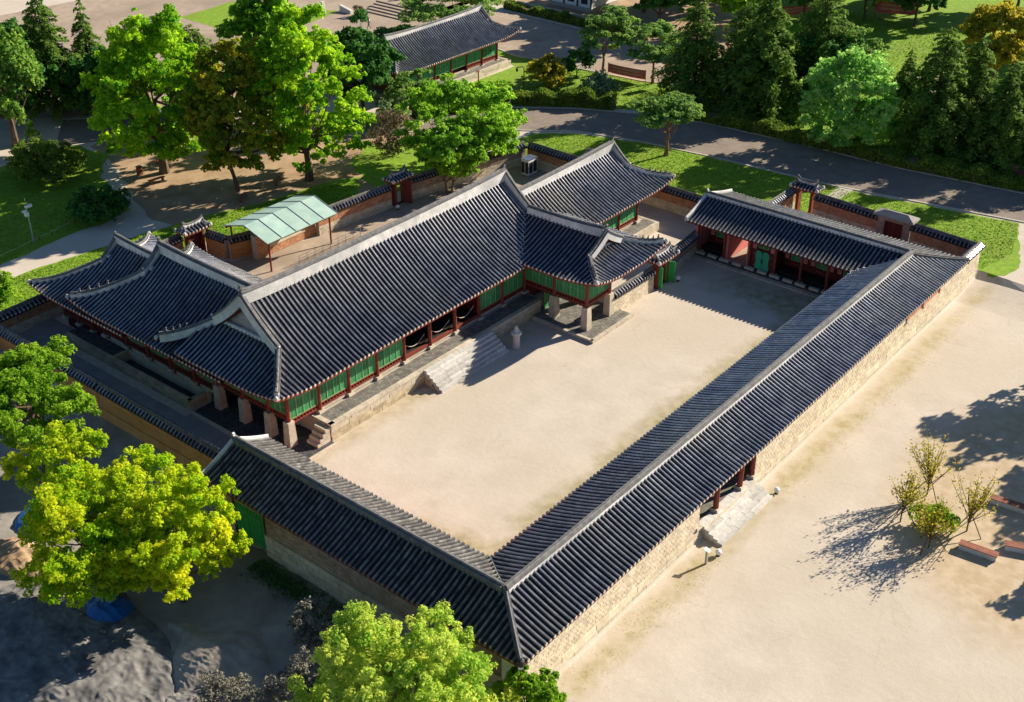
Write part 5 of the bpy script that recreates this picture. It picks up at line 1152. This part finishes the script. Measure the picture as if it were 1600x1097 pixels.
tufts('weeds', [(66, 28.9), (84, 28.6), (104, 29.2)], -.9, 900, 'fYel', .045, 2, .6)
tufts('grass_strip', [(37.3, 52), (37.2, 32)], -.88, 9000, 'fDk', .10, 3, .5)

def grass(label, poly, n, size, seed, m='fGrass'):
    global rng; rng = np.random.default_rng(seed); P = np.array(poly, float); lo, hi = P.min(0), P.max(0); q = rng.uniform(lo, hi, (n*3, 2)); ins = np.zeros(len(q), bool)
    for i in range(len(P)):
        a, b = P[i], P[i-1]; c = ((a[1] > q[:, 1]) != (b[1] > q[:, 1])) & (q[:, 0] < (b[0]-a[0])*(q[:, 1]-a[1])/(b[1]-a[1]+1e-12)+a[0]); ins ^= c
    q = q[ins][:n]; z = np.array([gz(x, y) for x, y in q])+.03+rng.uniform(0, .05, len(q))
    C = np.column_stack([q, z]); lm = leaves_mesh('grass', C, np.tile([.2, 0, .9], (len(C), 1)), size, rng.uniform(0, 1, len(C))*.6+.4*(np.sin(q[:, 0]*.9)*np.sin(q[:, 1]*.7)+1)/2, m, asp=.35, jit=.6)
    o = link('grass', lm, kind='stuff'); o['label'] = label; o['category'] = 'grass'
grass('lawn grass between the compound walls and the park road', [(107.2, 30.6), (112, 29.6), (119, 31.4), (116.2, 46.5), (115.1, 60), (113.9, 72), (111.3, 80.5), (108, 84.5), (101.3, 84), (101.2, 52), (108.6, 51.2)], 26000, .1, 1)
grass('lawn grass on the left side of the path', [(30, 101.5), (50, 102.8), (62, 103.2), (66, 108), (68, 113.5), (72, 118), (71.8, 123.5), (58, 122.8), (30, 117)], 20000, .1, 2)
grass('lawn grass along the rear boundary wall', [(41, 91), (58, 91.2), (64.5, 91.8), (73.5, 88), (80, 86.5), (85.5, 91.3), (75, 94), (62, 97.4), (50, 99), (38, 98)], 16000, .1, 3)
grass('park grass across the road', [(115, 94), (119.8, 87), (123, 79.8), (126.5, 71.2), (127.5, 47.5), (129.5, 34), (150, 34), (180, 60), (180, 85), (148, 80), (134.3, 77.5), (132, 85.5), (131, 95), (130, 105), (128, 101)], 30000, .14, 4)
# ================================================================== STREET FURNITURE AND SMALL THINGS
K = 1.0173
def bench(label, x, y, z, L, ang, stone=True, w_=.45):
    r = thing('bench', label, 'bench', (x, y, z), ang)
    if stone:
        b = MB(); b.box(-L/2+.04, L/2-.04, -w_/2+.05, w_/2-.05, 0, .38, .5); ob('base', b, 'conc', r)
        for k in range(4): b = MB(); b.box(-L/2, L/2, -w_/2+k*w_/4+.008, -w_/2+(k+1)*w_/4-.008, .39, .45); ob('slat', b, 'wood', r)
    else:
        for sx in (-1, 1): b = MB(); b.box(sx*L*.38-.07, sx*L*.38+.07, -w_/2+.04, w_/2-.04, 0, .38, .5); ob('leg', b, 'wood', r)
        for k in range(3): b = MB(); b.box(-L/2, L/2, -w_/2+k*w_/3+.01, -w_/2+(k+1)*w_/3-.01, .38, .45); ob('slat', b, 'wood', r)
def gpt(x, y): return (x*K, y*K)
bench('brown slatted bench on a pale block, nearest and fully in view', 68.1, 15.85, -.9, 2.5, -1.47, w_=.62)
bench('slatted bench above it, cut by the right edge beside the saplings', 74.3, 16.0, -.9, 2.6, -1.47, w_=.62)
bench('slatted bench at the very right edge level with the nearest one', 70.2, 13.6, -.9, 2.4, -1.2, w_=.62)
bench('low wooden bench by the trunk of the leftmost big tree', 71.2, 107.2, 0, 1.9, -.1, False)
bench('wooden bench behind the leftmost big trunk', 75.3, 111.3, 0, 2.2, -.1, False)
bench('wooden bench below the forked rusty tree', 74.0, 96.4, 0, 2.0, .55, False)
bench('wooden bench right of the forked trunk under the rightmost big tree', 79.3, 97.0, 0, 2.0, .6, False)
r = thing('litter_bin', 'brown box bin on the sand beside the leftmost big tree', 'bin', (71.3, 110.3, 0)); b = MB(); b.box(-.25, .25, -.25, .25, .05, .95, .5, taper=.02); ob('body', b, 'wood', r); b = MB(); b.box(-.28, .28, -.28, .28, .95, 1.02, .5); ob('lid', b, 'black', r)
# lantern pillar in the courtyard
r = thing('stone_pillar_lamp', 'pale octagonal stone pillar with rounded cap beside the main stair', 'pillar', (68.5, 55.3, 0))
b = MB(); b.lathe((0, 0, 0), [(.36, 0), (.36, .08), (.31, .1), (.31, 1.15)], 8); ob('shaft', b, 'conc', r)
b = MB(); b.lathe((0, 0, 1.15), [(.3, 0), (.46, .12), (.47, .3), (.3, .4), (.2, .45)], 8); ob('collar', b, 'conc', r)
b = MB(); b.lathe((0, 0, 1.6), [(.2, 0), (.24, .12), (.14, .22), (.17, .3), (.1, .42), (.02, .46)], 8); ob('cap', b, 'conc', r)
# information post by the stair
r = thing('information_post', 'slim metal post beside the foot of the entrance stair', 'post', (55.9, 29.2, -.9)); b = MB(); b.box(-.07, .07, -.07, .07, 0, 1.1, .5); ob('post', b, 'metal', r); b = MB(); b.hexa([(-.16, -.2, 1.1), (.16, -.2, 1.1), (.16, .2, 1.2), (-.16, .2, 1.2)], [(-.16, -.2, 1.13), (.16, -.2, 1.13), (.16, .2, 1.24), (-.16, .2, 1.24)]); ob('panel', b, 'white', r)
def spot(label, x, y, z):
    r = thing('spot_lamp', label, 'lamp', (x, y, z)); b = MB(); b.lathe((0, 0, 0), [(.14, 0), (.14, .05), (.05, .08), (.05, .15)], 8); ob('foot', b, 'black', r)
    b = MB(); b.lathe((0, 0, .15), [(.1, 0), (.2, .06), (.23, .18), (.18, .3), (.05, .36)], 10); ob('head', b, 'white', r)
spot('white floor lamp beside the left end of the entrance stair', 57.1, 29.0, -.9); spot('white floor lamp at the right foot of the entrance stair', 65.5, 29.3, -.9)
spot('white round lamp at the foot of the green leaf gate', 87.1, 51.3, 0); spot('white round lamp beside the rear wall gate', 82.4, 82.2, 0)
r = thing('cabinet', 'white outdoor cabinet with two dark panels beside the rear wall', 'cabinet', (98.3, 77.6, 0)); b = MB(); b.box(-.75, .75, -.5, .5, .1, 1.85, .5); ob('body', b, 'white', r); b = MB(); b.box(-.8, .8, -.55, .55, 1.85, 1.93, .5); ob('top', b, 'tile', r)
for y in (-.26, .26): b = MB(); b.box(-.78, -.752, y-.2, y+.2, .35, 1.6, .5); ob('panel', b, 'black', r)
for x in (-.36, .36): b = MB(); b.box(x-.28, x+.28, -.53, -.502, .35, 1.6, .5); ob('panel', b, 'black', r)
# camera pole and lamps
r = thing('camera_pole', 'tall pale camera pole on the left lawn', 'pole', (54.4, 104.1, 0)); b = MB(); b.tube([(0, 0, 0), (0, 0, 4.0)], [.09, .06], 8); ob('pole', b, 'metal', r)
b = MB(); b.box(-.1, .55, -.12, .12, 3.7, 3.95, .5); ob('camera', b, 'white', r); b = MB(); b.box(-.5, -.1, -.1, .1, 3.35, 3.55, .5); ob('camera', b, 'white', r); b = MB(); b.tube([(0, 0, 4.0), (0, 0, 4.7)], .02, 5); ob('antenna', b, 'metal', r)
b = MB(); b.box(-.3, .05, -.16, .16, 2.9, 3.3, .5); ob('junction_box', b, 'white', r)
r = thing('street_lamp', 'black park lamp with bent arm right of the park hall', 'lamp', (119.6, 95.4, 0)); b = MB(); b.tube([(0, 0, 0), (0, 0, 3.0), (-.1, .1, 3.1), (-.8, .5, 3.1)], .06, 6); ob('post', b, 'black', r); b = MB(); b.lathe((-.8, .5, 2.55), [(.08, 0), (.16, .15), (.14, .4), (.04, .5)], 8); ob('lamp_head', b, 'black', r)
r = thing('sign_post', 'brown sign post on the lawn below the park hall terrace', 'sign', (117.2, 101.0, 0)); b = MB(); b.box(-.06, .06, -.06, .06, 0, 1.9, .5); ob('post', b, 'wood', r); b = MB(); b.box(-.5, .2, -.05, .05, 1.9, 2.05, .5); ob('arm', b, 'wood', r)
r = thing('street_lamp', 'small double lamp at the roadside above the maple', 'lamp', (112.6, 92.0, 0)); b = MB(); b.tube([(0, 0, 0), (0, 0, 2.6)], .05, 6); ob('post', b, 'metal', r)
for sx in (-1, 1): b = MB(); b.lathe((sx*.3, 0, 2.5), [(.05, 0), (.2, .12), (.05, .2)], 8); ob('lamp_head', b, 'metal', r)
# rope fence by the left lawn
r = thing('rope_fence', 'low rope fence along the path on the left lawn', 'fence', (55, 102, 0)); fp = [(44, 102.6), (49.5, 103.2), (55, 104.0), (59.5, 104.9), (64, 105.2), (67.4, 107.5), (69.3, 111.5), (70.6, 115.5)]
for p in fp: b = MB(); b.tube([(*p, 0), (*p, .55)], .035, 6); child('post', b, 'wood', r)
for p, q in zip(fp, fp[1:]): b = MB(); b.tube([(p[0]+(q[0]-p[0])*t/4, p[1]+(q[1]-p[1])*t/4, .5-.12*math.sin(math.pi*t/4)) for t in range(5)], .02, 4); child('rope', b, 'rope', r)
# banners
def banner(label, A, B, z0, z1, m='banner', marks=True):
    r = thing('banner', label, 'banner', ((A[0]+B[0])/2, (A[1]+B[1])/2, 0)); A = Vector(A); B = Vector(B); d = (B-A); L = d.length; d.normalize(); n = Vector((d.y, -d.x)); n = n if n.x < 0 else -n
    b = MB(); P = []; k = 16
    for i in range(k+1):
        q = i/k; s = .10*math.sin(q*9)*(z1-z0)*.3; sg = -.25*math.sin(math.pi*q)*.4
        P.append((A.x+d.x*L*q+n.x*s, A.y+d.y*L*q+n.y*s, sg))
    for i in range(k): b.face([(P[i][0], P[i][1], z0+P[i][2]), (P[i+1][0], P[i+1][1], z0+P[i+1][2]), (P[i+1][0], P[i+1][1], z1+P[i+1][2]), (P[i][0], P[i][1], z1+P[i][2])])
    child('cloth', b, m, r)
    for p in (A, B): b = MB(); b.tube([(p.x, p.y, 0), (p.x, p.y, z1+.1)], .04, 6); child('post', b, 'wood', r)
    if marks:
        b = MB(); rr = random.Random(int(A.x)); row = 0
        for zq, hh in ((.62, .2), (.3, .14)):
            q = .14
            while q < .86:
                w_ = rr.uniform(.012, .03)
                i = int(q*k); s = .10*math.sin(q*9)*(z1-z0)*.3+.03; sg = -.25*math.sin(math.pi*q)*.4
                X, Y = A.x+d.x*L*q+n.x*s, A.y+d.y*L*q+n.y*s; X2, Y2 = X+d.x*L*w_, Y+d.y*L*w_; z = z0+(z1-z0)*zq+sg
                for (za, zb) in ((0, hh*.35), (hh*.6, hh)): b.face([(X, Y, z+za*(z1-z0)), (X2, Y2, z+za*(z1-z0)), (X2, Y2, z+zb*(z1-z0)), (X, Y, z+zb*(z1-z0))])
                q += w_+.012
        child('lettering', b, 'yellow', r, kind='stuff')
banner('red cloth banner between the two park pines', (131.2, 90.4), (131.7, 84.8), .55, 1.75)
banner('red and yellow banner on the far lawn between two trunks', (179.6, 75.2), (181.6, 69.6), .9, 2.6)
banner('faded banner at the left end of the far lawn', (169.6, 86.0), (177.4, 81.6), .5, 1.8)
banner('pink-red banner behind the hedge at the right edge', (131.3, 38.0), (131.5, 32.0), .3, 1.3)
banner('small red banner half hidden under the dark conifers', (130.6, 73.5), (130.9, 70.5), .4, 1.4)
r = thing('flag_banner', 'orange vertical flag on a black pole right of the park pines', 'flag', (132.6, 82.0, 0)); b = MB(); b.tube([(0, 0, 0), (0, 0, 3.5)], .05, 6); ob('pole', b, 'black', r)
b = MB(); b.box(-.03, .03, -.55, .55, 1.7, 3.4, .5); ob('cloth', b, 'orange', r); b = MB(); b.box(-.045, -.031, -.2, .2, 2.0, 3.0, .5); ob('print', b, 'yellow', r)
for k, (x, y, q) in enumerate(((149.4, 47.9, 'left'), (148.0, 46.5, 'middle, lowest'), (150.5, 46.0, 'right'))):
    r = thing('notice_board', 'small white board in the shaded grove, %s of the three' % q, 'board', (x, y, 0), 0, 'white boards in the grove'); b = MB(); b.box(-.04, .04, -.45, .45, .3, 1.5, .5); ob('board', b, 'white', r)
    b = MB(); b.box(-.05, -.042, -.22, .22, .6, 1.2, .5); ob('print', b, 'metal', r)
    for yy_ in (-.35, .35): b = MB(); b.tube([(.02, yy_, 0), (.02, yy_, .6)], .03, 5); ob('leg', b, 'black', r)
# planters
for k, (x, y, lb, s) in enumerate(((130.6, 136.6, 'orange flower pot beside the plaza stone kerb', 1.0), (140.0, 136.2, 'tall terracotta planter on the top steps', 1.2))):
    r = thing('planter', lb, 'planter', (x, y, 0)); b = MB(); b.lathe((0, 0, 0), [(.3*s, 0), (.5*s, .35*s), (.55*s, .7*s), (.5*s, .75*s)], 10); ob('pot', b, 'pot', r)
    lm, tb_ = tree_meshes('b', .75*s, 1.6*s, 1.05*s, 12, 700, .1, 'fTwig' if k == 0 else 'fYel', seed=70+k, clus=.4, trunk_r=.03); link('flowers', lm, r)
b = MB(); 
r = thing('stone_marker', 'upright pale stone marker on the plaza lawn', 'stone', (128.0, 141.6, 0)); b = MB(); b.box(-.35, .35, -.3, .3, 0, 1.9, .5, taper=.05); ob('slab', b, 'conc', r)
r = thing('stone_rail', 'short stone balustrade block at the foot of the plaza steps', 'stone', (130.8, 139.4, 0)); b = MB(); b.hexa([(-.3, -1.2, 0), (.3, -1.2, 0), (.3, 1.2, 0), (-.3, 1.2, 0)], [(-.25, -1.2, .5), (.25, -1.2, .5), (.25, 1.2, 1.0), (-.25, 1.2, 1.0)]); ob('slab', b, 'conc', r)
for k in range(5):
    b = MB(); b.box(133.0+k*.9, 150, 128, 137.5+k*.3, .012, .16*(k+1)); o = ob('plaza_step', b, 'plaza'); o['kind'] = 'structure'
# white house at the top edge
r = thing('white_house', 'small white plastered building with dark window frames at the top edge', 'house', (157, 114, 0)); b = MB(); b.box(-2.5, 4, -4, 4, .6, 3.6, .5); ob('wall', b, 'white', r)
b = MB(); b.box(-2.7, 4.2, -4.2, 4.2, 0, .6, .5); ob('plinth', b, 'mortar', r)
for y in (-2.6, 0, 2.6):
    b = MB(); b.box(-2.56, -2.5, y-.6, y+.6, 1.1, 2.9, .5); f_ = ob('window', b, 'black', r); 
for y in (-3.9, -1.3, 1.3, 3.9): b = MB(); b.box(-2.62, -2.5, y-.1, y+.1, .6, 3.6, .5); ob('post', b, 'dark', r)
b = MB(); b.hexa([(-3.6, -5, 3.5), (5, -5, 3.5), (5, 5, 3.5), (-3.6, 5, 3.5)], [(.6, -3, 5.4), (.8, -3, 5.4), (.8, 3, 5.4), (.6, 3, 5.4)]); ob('roof', b, 'tile', r)
# saplings tied to tripods of poles
sap = []
for k, (x, y, lb, h) in enumerate(((72.0, 21.0, 'leftmost staked sapling with thin yellow leaves', 4.6), (69.9, 17.3, 'staked sapling on the right side of the round bush', 4.4), (68.0, 21.2, 'staked sapling leaning over the left shadows', 4.0), (66.6, 18.6, 'lowest staked sapling in front of the round bush', 3.6))):
    r = thing('sapling', lb, 'sapling', (x, y, -.9), k*1.4); rr = random.Random(80+k); tb = MB(); Cs = []
    for j in range(26):
        a = rr.uniform(0, 6.28); z0 = rr.uniform(.6, 1.8); e = Vector((math.cos(a)*rr.uniform(.4, 1.9), math.sin(a)*rr.uniform(.4, 1.9), h*rr.uniform(.65, 1))); s = Vector((0, 0, z0)); mid = s.lerp(e, .5)+Vector((math.cos(a)*.15, math.sin(a)*.15, .1))
        tb.tube([s, mid, e], [.035, .022, .008], 4)
        for q in range(34): t = rr.uniform(.3, 1.05); Cs.append(s.lerp(e, t)+Vector((rr.gauss(0, .16), rr.gauss(0, .16), rr.gauss(0, .16))))
    tb.tube([(0, 0, -.05), (.03, 0, 1), (0, .04, 2.0)], [.06, .05, .04], 6); ob('trunk', tb, 'bark', r)
    rng = np.random.default_rng(k); C = np.array([tuple(c) for c in Cs]); lm = leaves_mesh('leaves', C, np.tile([0, 0, 1.], (len(C), 1)), .085, rng.uniform(0, 1, len(C)), 'fYel'); link('leaves', lm, r)
    for j in range(3):
        a = 2.1*j+k; b = MB(); b.tube([(math.cos(a)*1.1, math.sin(a)*1.1, 0), (math.cos(a)*.05, math.sin(a)*.05, 1.5)], .035, 6); ob('stake', b, 'bark', r)
plant('shrub', 'round leafy green bush among the staked saplings', 'shrub', tree_meshes('b', 1.25, 1.5, .65, 26, 6500, .075, 'fN1', seed=90, clus=.34, trunk_r=.04, multi=3, low=-.2), 68.6, 19.2, -.9)
# walking person on the plaza
import bmesh
def person(x, y, rz):
    r = thing('person', 'person in dark clothes walking across the upper plaza', 'person', (x, y, 0), rz)
    J = dict(pel=(0, 0, .93, .13), sp=(0, .01, 1.15, .12), ch=(0, 0, 1.35, .15), nk=(0, 0, 1.5, .055), hd=(.02, 0, 1.62, .1), tp=(.02, 0, 1.7, .08),
     lh=(.02, .1, .9, .09), lk=(.18, .1, .5, .06), la=(.26, .1, .08, .045), lt=(.42, .1, .04, .04), rh=(-.02, -.1, .9, .09), rk=(-.08, -.1, .5, .06), ra=(-.36, -.1, .14, .045), rt=(-.24, -.1, .04, .04),
     ls=(0, .19, 1.42, .06), le=(-.08, .24, 1.15, .045), lw=(.02, .24, .92, .035), lf=(.05, .24, .84, .03), rs=(0, -.19, 1.42, .06), re=(.08, -.24, 1.15, .045), rw=(.22, -.24, .96, .035), rf=(.27, -.24, .89, .03))
    E_ = [('pel', 'sp'), ('sp', 'ch'), ('ch', 'nk'), ('nk', 'hd'), ('hd', 'tp'), ('pel', 'lh'), ('lh', 'lk'), ('lk', 'la'), ('la', 'lt'), ('pel', 'rh'), ('rh', 'rk'), ('rk', 'ra'), ('ra', 'rt'), ('ch', 'ls'), ('ls', 'le'), ('le', 'lw'), ('lw', 'lf'), ('ch', 'rs'), ('rs', 're'), ('re', 'rw'), ('rw', 'rf')]
    ks = list(J); me = bpy.data.meshes.new('body'); me.from_pydata([J[k][:3] for k in ks], [(ks.index(a), ks.index(b)) for a, b in E_], []); o = link('body', me, r); me.materials.append(M['cloth'])
    sk = o.modifiers.new('skin', 'SKIN'); 
    for i, k in enumerate(ks): me.skin_vertices[0].data[i].radius = (J[k][3], J[k][3]) if me.skin_vertices else None
    o.modifiers.new('sub', 'SUBSURF').levels = 1
    b = MB(); b.lathe((.01, 0, 1.63), [(.1, 0), (.115, .06), (.09, .12), (.03, .15)], 8); ob('hair', b, 'black', r)
    b = MB(); b.lathe((.05, 0, 1.53), [(.05, 0), (.085, .06), (.08, .12)], 8); ob('face', b, 'skin', r)
    b = MB(); b.lathe((0, 0, .98), [(.15, 0), (.17, .2), (.2, .4), (.12, .5)], 10); ob('jacket', b, 'metal', r)
def skin_ready():
    pass
try:
    person(126.5, 130.2, 2.6)
except Exception as ex:
    print('person skin', ex)
